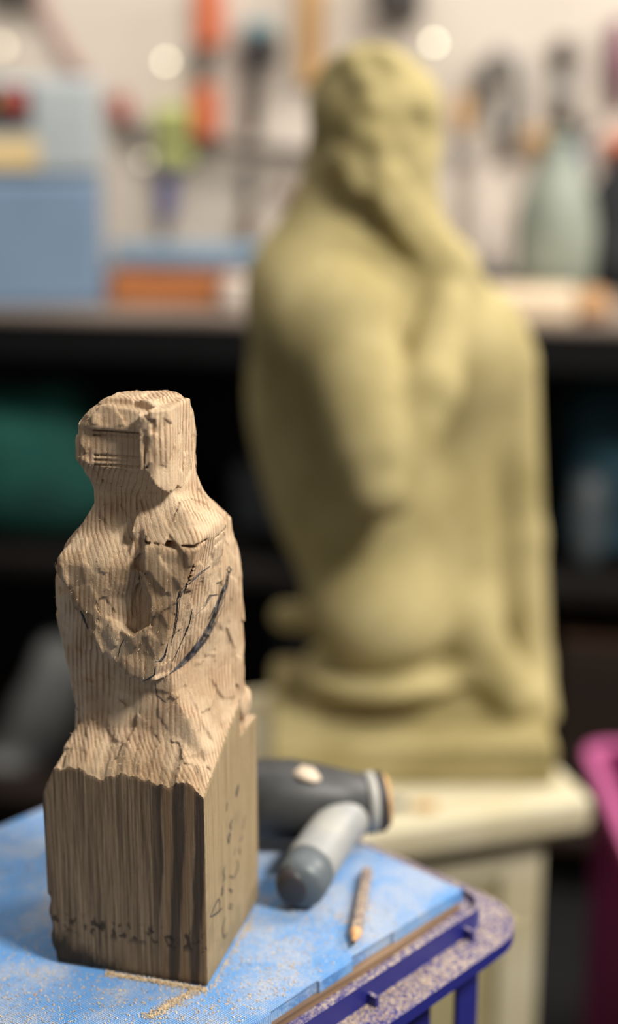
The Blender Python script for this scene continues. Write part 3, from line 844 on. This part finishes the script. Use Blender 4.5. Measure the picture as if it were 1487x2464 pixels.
bm = bmesh.new(); e = G4.lerp(G3, -.10); k_ = (G4 - G3).normalized(); add_tube(bm, [G4 + k_ * -.004 + Vector((-.004, 0, 0)), e + Vector((-.0035, 0, 0)), e + k_ * .0012 + Vector((-.0035, 0, 0))], [(.0112, .0138), (.0085, .0105), (.006, .0075)], 20)
bm_obj('end_plate', bm, M['dark'], grip_, True)
bm = bmesh.new(); K0 = tp(700, 1975, 0.020)
add_tube(bm, [tp(790, 1955, 0.022), tp(740, 1960, 0.023), K0, tp(682, 1985, 0.018)], [.011, .0125, .0115, .006], 18); bm_obj('trigger_knob', bm, M['toolcap'], tool, True)
ax = (A3 - A2).normalized(); ax.z = 0
bm = bmesh.new()
c0 = A3 + ax * .0015; add_tube(bm, [c0, c0 + ax * .006], .0195, 22); bm_obj('collar', bm, M['toolgrey'], tool, True)
bm = bmesh.new(); add_tube(bm, [c0 + ax * .006, c0 + ax * .0115], .0190, 22); o = bm_obj('collar', bm, M['dark'], tool, True); o['label'] = 'dark collar ring'
bm = bmesh.new(); add_tube(bm, [c0 + ax * .0115, c0 + ax * .0145], .0165, 22); bm_obj('spindle', bm, M['tan'], tool, True)

# ------------------------------------------------------------------ pedestal
PZ = EYE - 0.679
cr = onz(1432, 1918, PZ); e1 = onz(1026, 1950, PZ); e2 = onz(1334, 1908, PZ)
PANG = R(17.0)
ped_w = 0.375
pux = Vector((math.cos(PANG), math.sin(PANG), 0)); puy = Vector((-math.sin(PANG), math.cos(PANG), 0))
pc = Vector((cr.x, cr.y, 0)) - pux * ped_w / 2 + puy * ped_w / 2
ped = thing('pedestal', 'cream painted panelled pedestal with a projecting top under the stone statue', 'pedestal', pc, PANG)
hw = ped_w / 2
bm = bmesh.new(); add_box(bm, (-hw, -hw, PZ - 0.040), (hw, hw, PZ), 0.010, 4); bm_obj('top_slab', bm, M['cream'], ped, False)
sw = hw - 0.036
bm = bmesh.new(); add_ring(bm, rrect(-sw - .012, -sw - .012, sw + .012, sw + .012, .003, 2), rrect(-sw + .02, -sw + .02, sw - .02, sw - .02, .003, 2), PZ - 0.054, PZ - 0.0402); bm_obj('moulding', bm, M['cream_panel'], ped)
bm = bmesh.new(); add_box(bm, (-sw + .012, -sw + .012, 0.05), (sw - .012, sw - .012, PZ - 0.054)); bm_obj('panel', bm, M['cream_panel'], ped)
for fx, fy in ((-1, -1), (1, -1), (1, 1), (-1, 1)):
    bm = bmesh.new(); w = 0.048
    add_box(bm, (fx * sw - (w if fx > 0 else 0), fy * sw - (w if fy > 0 else 0), 0.0), (fx * sw + (w if fx < 0 else 0), fy * sw + (w if fy < 0 else 0), PZ - 0.0545), 0.004); bm_obj('stile', bm, M['cream'], ped)
for zz, hh in ((PZ - 0.100, 0.0455), (0.0, 0.10)):
    for k in range(4):
        bm = bmesh.new(); c, s = math.cos(k * math.pi / 2), math.sin(k * math.pi / 2)
        add_box(bm, (-sw + .046, -sw + .0015, zz), (sw - .046, -sw + .02, zz + hh), 0.003)
        bmesh.ops.rotate(bm, verts=bm.verts[:], cent=(0, 0, 0), matrix=Matrix.Rotation(k * math.pi / 2, 3, 'Z')); bm_obj('rail', bm, M['cream'], ped)
for u, v, m_, lab, nm in ((948, 1941, M['slate'], 'small dark blue stone chip lying on the pedestal top', 'stone_chip'), (1022, 1946, M['tan'], 'small tan wood chip lying on the pedestal edge', 'wood_chip')):
    p = onz(u, v, PZ); bm = bmesh.new(); add_box(bm, (-.011, -.006, 0), (.011, .006, .006), .002)
    for q in bm.verts: q.co += Vector((rnd.uniform(-.0015, .0015), rnd.uniform(-.0015, .0015), 0))
    o = bm_obj(nm, bm, m_, None, False, (p.x, p.y, PZ)); tag(o, lab, 'chip')

# ------------------------------------------------------------------ stone statue
SX, SY = 0.1075, 1.47
statue = thing('stone_statue', 'large olive stone statue of a bearded man, arm bent, on the cream pedestal', 'statue', (SX, SY, PZ))
def sv(u, v, dy=0.0):                          # statue-local point at depth SY + dy (dy < 0 is nearer)
    p = ony(u, v, SY + dy); return np.array([p.x - SX, dy, p.z - PZ])
def statue_field():
    h = 0.0042
    xs = np.arange(-0.20, 0.215, h); ys = np.arange(-0.17, 0.19, h); zs = np.arange(-0.012, 0.80, h)
    X, Y, Z = xs[:, None, None], ys[None, :, None], zs[None, None, :]
    E = lambda u, v, dy, ru, ry, rv: ell(X, Y, Z, sv(u, v, dy), (ru, ry, rv))
    Cp = lambda a, b, ra, rb, sy=1.0: caps(X, Y, Z, sv(*a), sv(*b), ra, rb, sy)
    # trunk
    d = E(860, 900, 0.05, 0.108, 0.080, 0.150)
    d = smin(d, E(815, 1000, 0.05, 0.086, 0.074, 0.135), 0.04)
    d = smin(d, E(900, 1230, 0.035, 0.090, 0.085, 0.110), 0.05)
    d = smin(d, E(925, 1430, 0.02, 0.076, 0.090, 0.078), 0.035)
    d = smin(d, E(915, 1475, -0.005, 0.069, 0.086, 0.058), 0.03)     # belly / hip
    d = smin(d, E(1010, 820, 0.03, 0.088, 0.075, 0.080), 0.04)       # chest
    d = smin(d, E(1110, 900, 0.05, 0.060, 0.06, 0.085), 0.04)
    d = smin(d, Cp((1070, 960, 0.06), (1080, 1450, 0.04), 0.055, 0.060), 0.03)
    # shoulders
    d = smin(d, E(785, 770, -0.015, 0.070, 0.078, 0.076), 0.030)
    d = smin(d, Cp((840, 620, 0.05), (740, 700, 0.04), 0.052, 0.058), 0.04)
    d = smin(d, E(1190, 850, 0.06, 0.036, 0.05, 0.045), 0.03)
    # neck
    d = smin(d, Cp((835, 400, 0.05), (845, 640, 0.05), 0.045, 0.062), 0.03)
    d = smin(d, Cp((800, 520, 0.06), (730, 660, 0.06), 0.036, 0.045), 0.03)
    # near arm: upper arm down to the elbow, forearm back up to the chin
    d = smin(d, Cp((820, 760, -0.045), (915, 1170, -0.115), 0.054, 0.031), 0.010)
    d = smin(d, Cp((862, 900, -0.07), (905, 1070, -0.10), 0.045, 0.040), 0.012)
    d = smin(d, Cp((925, 1172, -0.112), (1035, 930, -0.075), 0.031, 0.031), 0.006)
    d = smin(d, Cp((1035, 935, -0.075), (1072, 740, -0.030), 0.031, 0.024), 0.008)
    d = smin(d, E(1075, 665, 0.0, 0.034, 0.03, 0.040), 0.014)          # hand at the beard
    for k, (a, b) in enumerate((((1080, 700), (1135, 640)), ((1085, 725), (1150, 680)), ((1090, 750), (1158, 715)), ((1090, 772), (1150, 748)))):
        d = smin(d, caps(X, Y, Z, sv(a[0], a[1], -0.022), sv(b[0], b[1], 0.012), 0.011, 0.009), 0.005)
    # far arm hanging straight down to the base
    d = smin(d, Cp((1222, 880, 0.055), (1243, 1290, 0.05), 0.031, 0.029), 0.012)
    d = smin(d, Cp((1243, 1290, 0.05), (1280, 1600, 0.02), 0.030, 0.020), 0.012)
    d = smin(d, Cp((1278, 1590, 0.02), (1305, 1715, -0.02), 0.020, 0.017), 0.012)
    # head
    hd = E(885, 262, 0.04, 0.060, 0.072, 0.062)
    hd = smin(hd, E(930, 330, 0.035, 0.052, 0.054, 0.070), 0.025)
    hd = smin(hd, E(1010, 250, 0.03, 0.020, 0.040, 0.024), 0.016)      # brow
    hd = smin(hd, caps(X, Y, Z, sv(1025, 285, 0.03), sv(1042, 345, 0.028), 0.008, 0.010), 0.008)   # nose
    hd = smin(hd, E(1012, 372, 0.03, 0.014, 0.026, 0.009), 0.006)      # moustache
    hd = smin(hd, E(1000, 402, 0.03, 0.012, 0.022, 0.008), 0.006)      # lower lip
    hd = smin(hd, Cp((960, 420, 0.02), (1020, 600, 0.01), 0.036, 0.022), 0.02)                     # beard
    hd = smin(hd, Cp((1000, 520, 0.03), (1075, 620, 0.02), 0.025, 0.016), 0.015)
    hd = smax(hd, -E(1008, 300, -0.022, 0.010, 0.010, 0.008), 0.010)   # eye socket
    # ear and hair locks on the near side
    hd = smin(hd, E(860, 330, -0.024, 0.011, 0.010, 0.022), 0.006)
    d = smin(d, hd, 0.018)
    for pts, r in ([[(800, 180), (850, 150), (920, 145), (985, 185)], .012], [[(775, 270), (815, 215), (880, 195), (960, 215)], .011], [[(775, 330), (790, 300), (830, 262), (890, 250)], .010],
                   [[(800, 400), (830, 370), (850, 390), (880, 450)], .014], [[(870, 300), (905, 340), (915, 410), (945, 470)], .012], [[(905, 430), (930, 500), (980, 560), (1020, 610)], .012],
                   [[(950, 430), (975, 490), (1010, 540), (1050, 590)], .010]):
        for (a, b) in zip(pts[:-1], pts[1:]):
            ya = -0.032 + 0.00045 * abs(a[0] - 890) * (1 if a[1] < 420 else 0.35); yb = -0.032 + 0.00045 * abs(b[0] - 890) * (1 if b[1] < 420 else 0.35)
            d = smin(d, caps(X, Y, Z, sv(a[0], a[1], ya), sv(b[0], b[1], yb), r, r), 0.009)
    # hollow under the ear / nape shadow
    d = smax(d, -Cp((845, 355, -0.045), (875, 430, -0.045), 0.010, 0.012), 0.012)
    d = smax(d, -Cp((870, 500, -0.03), (930, 590, -0.035), 0.012, 0.012), 0.014)
    # drapery / seat on the base
    d = smin(d, ell(X, Y, Z, sv(925, 1608, 0.0), (0.092, 0.080, 0.022)), 0.012)
    d = smin(d, boxd(X, Y, Z, (-0.110, -0.030, 0.02), (0.142, 0.11, 0.078), 0.012), 0.010)
    d = smin(d, caps(X, Y, Z, sv(1120, 1480, 0.0), sv(1240, 1690, -0.03), 0.035, 0.022), 0.02)      # thigh cloth sloping right
    d = smax(d, -Cp((1135, 1480, -0.045), (1300, 1720, -0.075), 0.007, 0.009), 0.006)
    # lump of a foot and raised block at the back left
    d = smin(d, caps(X, Y, Z, sv(685, 1482, 0.07), sv(800, 1490, 0.06), 0.016, 0.020), 0.010)
    d = smin(d, boxd(X, Y, Z, (-0.150, 0.02, 0.02), (-0.07, 0.088, 0.072), 0.010), 0.008)
    # slab
    d = smin(d, boxd(X, Y, Z, (-0.148, -0.100, 0.0), (0.148, 0.14, 0.046), 0.007), 0.006)
    return d, xs, ys, zs
dS, sxs, sys_, szs = statue_field()
Vs, Fs = surface_nets(dS, sxs, sys_, szs)
me_obj('statue_body', np_mesh('statue_body', Vs, Fs), M['stone'], statue)

# ------------------------------------------------------------------ things on and over the bench (bench frame)
class BT_:
    """a thing standing in the bench frame; parts are given in bench coordinates (s, o, z)"""
    def __init__(s, name, label, cat, u, v, off, z=None, group=None):
        q = bp(u, v, off)
        if z is not None: q.z = z
        s.q = q; s.o = thing(name, label, cat, b2w(*q), -BA, group)
    def box(s, name, mat, u0, v0, u1, v1, off, dep, bev=0.004, zmin=None):
        a, b = bp(u0, v0, off), bp(u1, v1, off)
        lo = Vector((a.x, off, b.z if zmin is None else zmin)) - s.q; hi = Vector((b.x, off + dep, a.z)) - s.q
        bm = bmesh.new(); add_box(bm, lo, hi, bev); return bm_obj(name, bm, mat, s.o)
    def tube(s, name, mat, pts, radii, seg=14):
        bm = bmesh.new(); add_tube(bm, [bp(*p) - s.q for p in pts], radii, seg); return bm_obj(name, bm, mat, s.o, True)
    def hook(s, u, v, off):                    # peg to the wall
        a = bp(u, v, off) - s.q; b = a.copy(); b.y = 0.668 - s.q.y
        bm = bmesh.new(); add_tube(bm, [a, b], 0.003, 8); bm_obj('hook', bm, M['steel'], s.o)

# machine cabinet
q = BT_('machine_cabinet', 'pale blue grey steel machine cabinet standing on the bench at left', 'machine', 245, 735, 0.10, BT)
q.box('upper_housing', M['cab'], -160, 186, 243, 424, 0.10, 0.40, 0.012)
q.box('lower_housing', M['cab2'], -160, 426, 246, 742, 0.095, 0.42, 0.010, BT)
sp_ = q.box('switch_panel', M['dark'], -40, 208, 84, 302, 0.093, 0.008, 0.002)
a = bp(38, 245, 0.09) - q.q
bm = bmesh.new(); add_lathe(bm, [(0.022, 0.0), (0.022, -0.012), (0.015, -0.016)], 20, 'y', a); o = bm_obj('stop_button', bm, M['red'], sp_, True); o['label'] = 'round red button'
a = bp(0, 245, 0.09) - q.q
bm = bmesh.new(); add_lathe(bm, [(0.009, 0.0), (0.009, -0.008), (0.006, -0.010)], 16, 'y', a); o = bm_obj('start_button', bm, M['lime'], sp_, True)
o = q.box('plate', M['label'], -60, 330, 98, 402, 0.094, 0.006, 0.001); o['label'] = 'yellow plate'
q.o.rotation_euler.z = R(7)

# tools on the wall
WO = 0.63
q = BT_('pliers', 'red handled pliers hanging on the wall right of the blue machine', 'pliers', 300, 325, WO)
q.tube('handle', M['red'], [(268, 232, .64), (280, 265, .63), (300, 300, .63)], [.008, .012, .010])
q.tube('handle', M['red'], [(300, 225, .645), (300, 260, .64), (308, 300, .635)], [.008, .011, .010])
q.tube('jaws', M['dark'], [(300, 296, .632), (312, 320, .632), (332, 338, .632)], [.016, .018, .008])
q.hook(300, 300, .64)
q = BT_('bar_clamp', 'tall orange bar clamp hanging on the wall', 'clamp', 492, 330, WO)
q.tube('bar', M['darksteel'], [(498, -60, .65), (486, 320, .65)], .008)
q.box('fixed_jaw', M['orange'], 468, -40, 524, 112, .61, .055)
q.box('sliding_jaw', M['orange'], 462, 205, 514, 330, .61, .055)
q.tube('screw', M['darksteel'], [(474, 112, .63), (478, 205, .63)], .010)
q = BT_('wall_rail', 'thin dark steel tool rail running along the wall', 'rail', 560, 350, .62)
q.tube('bar', M['rail'], [(362, 330, .60), (780, 380, .64)], .0125, 10)
q.hook(400, 335, .605); q.hook(700, 370, .63)
q = BT_('spring_clamp', 'lime green plastic clamp gripping the dark wall rail', 'clamp', 405, 400, .60)
q.box('upper_jaw', M['lime'], 362, 252, 448, 326, .575, .085, .012); q.box('lower_jaw', M['lime'], 372, 346, 452, 404, .575, .085, .012)
q.tube('pivot', M['dark'], [(405, 318, .60), (407, 352, .60)], .012)
q = BT_('screwdriver', 'indigo handled screwdriver hanging below the lime clamp', 'screwdriver', 402, 560, .64)
q.tube('handle', M['indigo'], [(402, 408, .64), (403, 440, .64), (400, 510, .64), (396, 535, .64)], [.016, .019, .017, .011])
q.tube('shaft', M['darksteel'], [(396, 535, .645), (392, 572, .645)], [.009, .007]); q.hook(402, 430, .64)
q = BT_('cordless_drill', 'dark drill with teal top hanging high on the wall', 'drill', 610, 330, .62)
dh_ = q.box('drill_head', M['dark'], 572, 78, 662, 150, .59, .075, .014); o = q.box('battery', M['teal'], 582, 46, 648, 92, .595, .065, .012); o['label'] = 'teal battery block'; o.parent = dh_
q.tube('grip', M['darksteel'], [(612, 148, .63), (606, 240, .63), (605, 332, .63)], [.020, .016, .014]); q.hook(610, 120, .64)
q = BT_('chisel', 'dark steel chisel with brown handle hanging left of the stone head', 'chisel', 598, 600, .64)
q.tube('blade', M['darksteel'], [(598, 395, .645), (598, 520, .645)], .011); q.tube('handle', simple('brown_handle', '5a4536', 0.5), [(598, 510, .64), (596, 545, .64), (592, 600, .64)], [.011, .017, .014]); q.hook(598, 420, .645)
q = BT_('door_knob', 'small round brown knob on the wall beside the stone neck', 'knob', 682, 465, .65)
bm = bmesh.new(); add_lathe(bm, [(0.008, 0.02), (0.008, 0.0), (0.019, -0.008), (0.016, -0.022), (0.006, -0.026)], 18, 'y'); bm_obj('knob_body', bm, simple('brown_knob', '6e5240', 0.5), q.o, True)
q = BT_('wooden_batten', 'tan wooden batten fixed upright above the stone head', 'batten', 738, 205, .63)
q.box('batten_board', M['tan'], 718, -80, 770, 205, .62, .05, .004); q.hook(740, 60, .64)
q = BT_('strap', 'faded pink strap slung diagonally across the top of the wall', 'strap', 150, 190, .64)
q.tube('webbing', M['pinkstrap'], [(70, -60, .645), (110, 40, .645), (160, 130, .645), (205, 200, .645)], [(.004, .014)] * 4, 10); q.hook(100, 20, .645)
q = BT_('shelf_bracket', 'dark steel bracket at the very top left of the wall', 'bracket', 20, 20, .63)
q.box('bracket_plate', M['darksteel'], -40, -60, 78, 8, .62, .05, .004)
q = BT_('speaker_box', 'dark box mounted high on the wall above the stone head', 'box', 960, 40, .60)
q.box('box_body', M['dark'], 900, -90, 1002, 42, .55, .115, .008); q.box('box_front', M['darksteel'], 912, -80, 992, 34, .545, .006, .002)

# on the bench, left
q = BT_('steel_tray', 'pale blue steel tray standing at the back of the bench', 'tray', 440, 660, .40, BT)
q.box('tray_front', M['bluesteel'], 268, 592, 648, 640, .36, .02, .004); q.box('tray_base', M['slate'], 274, 640, 640, 668, .365, .20, .003, BT + 0.002)
q.box('tray_back', M['bluesteel'], 268, 585, 648, 640, .56, .02, .004, BT + 0.002)
q = BT_('wooden_crate', 'low orange brown wooden box on the bench in front of the tray', 'box', 400, 740, .12, BT)
q.box('front_board', M['orangewood'], 262, 666, 532, 742, .11, .016, .003, BT + 0.001)
q.box('back_board', M['orangewood'], 272, 650, 524, 690, .27, .014, .003, BT + 0.001)
for uu in ((262, 276), (518, 532)):
    q.box('end_board', M['orangewood'], uu[0], 668, uu[1], 742, .126, .144, .002, BT + 0.001)
q = BT_('white_jar', 'small white lidded jar on the bench beside the orange box', 'jar', 572, 755, .10, BT)
bm = bmesh.new(); add_lathe(bm, [(0.024, 0.0005), (0.029, 0.004), (0.029, 0.034), (0.024, 0.040)], 22); bm_obj('jar_body', bm, M['whitejar'], q.o, True)
bm = bmesh.new(); add_lathe(bm, [(0.026, 0.040), (0.026, 0.050), (0.022, 0.052)], 22); bm_obj('jar_lid', bm, M['whitejar'], q.o, True)

# on the wall and bench, right
q = BT_('ring_clamp', 'grey steel hoop clamp hanging right of the stone head', 'clamp', 1210, 380, .63)
q.tube('hoop', M['steel'], [(1150, 250, .64), (1160, 170, .635), (1200, 122, .635), (1245, 150, .635), (1256, 240, .635), (1235, 330, .64)], .013)
q.tube('stem', M['steel'], [(1205, 240, .64), (1205, 390, .64)], [.016, .013]); o = q.tube('screw_head', M['dark'], [(1172, 165, .625), (1186, 215, .625)], [.012, .015]); q.hook(1205, 260, .64); q.hook(1200, 122, .64)
q = BT_('wooden_spokeshave', 'tan wooden handled tool hanging below the grey hoop clamp', 'tool', 1135, 340, .64)
q.tube('handle', M['tan'], [(1118, 225, .645), (1110, 280, .64), (1114, 330, .645)], [.010, .018, .011]); q.hook(1110, 280, .645)
q.tube('blade', M['steel'], [(1114, 330, .645), (1112, 400, .645)], [.012, .016])
q = BT_('canvas_roll', 'cream canvas roll leaning on the wall behind the green vase', 'roll', 1175, 640, .55, BT)
q.tube('roll', M['whitejar'], [(1172, 668, .52), (1172, 640, .53), (1176, 420, .62)], [.030, .032, .030])
q = BT_('hand_saw', 'grey saw with dark grip hanging at upper right', 'saw', 1355, 300, .64)
q.tube('grip', M['darksteel'], [(1358, 95, .64), (1352, 150, .635)], [.016, .022]); q.tube('blade', M['steel'], [(1354, 150, .65), (1346, 300, .65)], [(.006, .018), (.006, .024)]); q.hook(1356, 120, .64)
q = BT_('wooden_mallet', 'tan wooden mallet hanging over the green vase', 'mallet', 1290, 380, .64)
q.tube('mallet_head', M['tan'], [(1262, 345, .62), (1322, 330, .62)], .020); q.tube('handle', M['tan'], [(1292, 345, .64), (1288, 410, .64)], .009); q.hook(1292, 338, .64)
q = BT_('green_vase', 'tall grey green glazed vase standing on the bench at right', 'vase', 1330, 690, .27, BT)
zt = bp(1340, 330, .30).z - BT
bm = bmesh.new(); add_lathe(bm, [(0.052, 0.0005), (0.060, 0.012), (0.066, 0.06), (0.068, 0.12), (0.060, 0.17), (0.044, zt * .78), (0.024, zt * .93), (0.022, zt)], 28); bm_obj('vase_body', bm, M['greenglaze'], q.o, True)
bm = bmesh.new(); add_lathe(bm, [(0.022, zt), (0.027, zt + .004), (0.026, zt + .012)], 24); bm_obj('vase_rim', bm, M['greenglaze'], q.o, True)
q = BT_('electric_plane', 'dark handled tool with forked top standing behind the green vase', 'tool', 1395, 660, .50, BT)
q.tube('shaft', M['slate'], [(1392, 668, .50), (1388, 420, .52), (1392, 340, .53)], [.020, .022, .018]); q.tube('fork', M['darksteel'], [(1370, 285, .53), (1395, 330, .53), (1432, 290, .53)], [.012, .020, .012])
q = BT_('black_bag', 'black cloth bag slumped on the bench at far right', 'bag', 1462, 690, .43, BT)
s_ = 0.0007
blob('bag_body', [((0.01, 0.0, 0.06), (0.085, 0.06, 0.065)), ((0.02, 0.0, 0.14), (0.065, 0.055, 0.08)), ((0.045, 0.0, 0.20), (0.045, 0.045, 0.055))], M['blackcloth'], q.o, 0.008, 0.03, lambda d, X, Y, Z: np.maximum(d, 0.001 - Z))
q.tube('bag_strap', M['slate'], [(1470, 510, .43), (1490, 468, .43), (1520, 510, .43)], .009)
q = BT_('spray_can', 'red and orange canister at the right edge above the black bag', 'can', 1495, 430, .62)
q.tube('can_body', M['red'], [(1492, 425, .635), (1492, 330, .635)], .027, 20); q.tube('can_cap', M['orange'], [(1492, 372, .634), (1492, 326, .634)], .0285, 20)
q.hook(1492, 380, .64)
q = BT_('purple_broom', 'dusky purple handled brush hanging at the top right edge', 'brush', 1490, 260, .64)
q.tube('brush_head', M['purple'], [(1490, 50, .635), (1487, 150, .63), (1492, 260, .635)], [.014, .022, .016]); q.hook(1490, 140, .64)
q = BT_('spirit_level', 'dark slate coloured level lying at the back of the bench', 'level', 1225, 690, .40, BT)
q.box('level_body', M['slate'], 1150, 652, 1300, 688, .38, .05, .004, BT + 0.0005); q.box('vial', M['lime'], 1215, 660, 1240, 668, .378, .004, .001)
q = BT_('pine_plank', 'pale pine plank with rounded tan end at the bench front', 'plank', 1320, 780, .02, BT)
zt = bp(1300, 712, .05).z
q.box('plank_board', M['plank'], 1120, 712, 1385, 775, .03, .16, .004, BT + 0.0005)
q.box('plank_tip', M['plankend'], 1386, 716, 1470, 772, .032, .15, .020, BT + 0.0005)

# small glowing beads, added to stand in for glints off metal tools
def highlight(u, v, r, name, label, off, mat):
    q = BT_(name, label, 'highlight', u, v, off)
    bm = bmesh.new(); add_lathe(bm, [(r * .15, -r), (r * .72, -r * .7), (r, 0), (r * .7, r * .72), (r * .3, r)], 18, 'y'); bm_obj('glint', bm, mat, q.o, True)
    bm = bmesh.new(); add_lathe(bm, [(r * .5, r * .9), (r * .5, 0.668 - off)], 14, 'y'); bm_obj('glint_peg', bm, M['steel'], q.o, True)
highlight(400, 148, 0.0055, 'wall_glint', 'glowing bead for a small bright glint on the wall left of the orange clamp', .62, M['highlight'])
highlight(1044, 103, 0.006, 'wall_glint', 'glowing bead for a small bright glint on the wall right of the stone head', .62, M['highlight'])
highlight(348, 384, 0.007, 'wall_glint', 'glowing bead for a small dim glint on the wall below the red pliers', .63, M['highlightdim'])
highlight(6, 112, 0.010, 'wall_glint', 'glowing bead for a small glint on the wall above the blue machine', .62, M['highlightdim'])

# ------------------------------------------------------------------ under the bench
flat = lambda d, X, Y, Z: np.maximum(d, 0.001 - Z)
q = BT_('teal_bag', 'teal cloth bag with two humps on the upper shelf at left', 'bag', 90, 1110, .25, SH1)
ub = bp(90, 1110, .25)
def loc(u, v, off): return tuple(bp(u, v, off) - q.q)
ctr = []
blob('bag_body', [(loc(20, 1060, .25), (0.10, 0.09, 0.10)), (loc(150, 1060, .26), (0.075, 0.08, 0.105)), (loc(90, 1180, .25), (0.14, 0.1, 0.09))], M['tealbag'], q.o, 0.008, 0.03, flat)
q = BT_('grey_sack', 'pale grey cloth sack slumped on the lower shelf at left', 'sack', 100, 1860, .20, SH2)
blob('sack_body', [(loc(140, 1620, .24), (0.050, 0.06, 0.08)), (loc(100, 1730, .2), (0.060, 0.07, 0.08)), (loc(40, 1830, .18), (0.070, 0.08, 0.06))], M['greycloth'], q.o, 0.008, 0.03, flat)
q = BT_('petrol_bundle', 'dark petrol blue bundle on the upper shelf at right', 'bundle', 1450, 1240, .30, SH1)
blob('bundle_body', [(loc(1455, 1030, .3), (0.07, 0.08, 0.09)), (loc(1480, 1160, .3), (0.09, 0.09, 0.09)), (loc(1460, 1280, .3), (0.10, 0.09, 0.05))], M['petrol'], q.o, 0.008, 0.03, flat)
q = BT_('white_pot', 'small grey white pot on the upper shelf beside the dark bundle', 'pot', 1412, 1290, .12, SH1)
zh = bp(1412, 1140, .12).z - SH1
bm = bmesh.new(); add_lathe(bm, [(0.02, 0.0005), (0.030, zh * .3), (0.034, zh * .7), (0.026, zh * .95), (0.02, zh)], 22); bm_obj('pot_body', bm, M['toolcap'], q.o, True)
q = BT_('brown_box', 'brown cardboard box on the lower shelf at right', 'box', 1420, 1700, .12, SH2)
q.box('box_body', M['brownboard'], 1345, 1560, 1560, 1660, .10, .25, .004, SH2 + .0005)
q.box('box_flap', simple('cardboard', '5b4130', 0.8), 1345, 1548, 1560, 1562, .095, .26, .002)
q = BT_('dark_case', 'low grey case on the upper shelf behind the wooden figure', 'case', 620, 1300, .25, SH1)
q.box('case_body', simple('grey_case', '5a5f64', 0.5), 560, 1120, 720, 1250, .25, .2, .008, SH1 + .0005)

# magenta storage box standing on the floor at right, its left wall running towards the viewer
tz = 0.452
tub = thing('storage_box', 'tall open magenta plastic storage box with pink rim on the floor at right', 'box', (0.615, 1.56, 0))
hx, hy = 0.225, 0.27
bm = bmesh.new(); add_ring(bm, rrect(-hx, -hy, hx, hy, .03, 6), rrect(-hx + .006, -hy + .006, hx - .006, hy - .006, .026, 6), 0.0, tz - 0.004); bm_obj('box_wall', bm, M['magenta'], tub)
bm = bmesh.new(); add_prism(bm, rrect(-hx + .004, -hy + .004, hx - .004, hy - .004, .028, 6), 0.002, 0.01); bm_obj('box_floor', bm, M['magenta'], tub)
bm = bmesh.new(); add_ring(bm, rrect(-hx - .016, -hy - .016, hx + .016, hy + .016, .04, 8), rrect(-hx + .004, -hy + .004, hx - .004, hy - .004, .028, 8), tz - 0.016, tz); o = bm_obj('box_rim', bm, M['pink'], tub); o['label'] = 'paler pink rim'
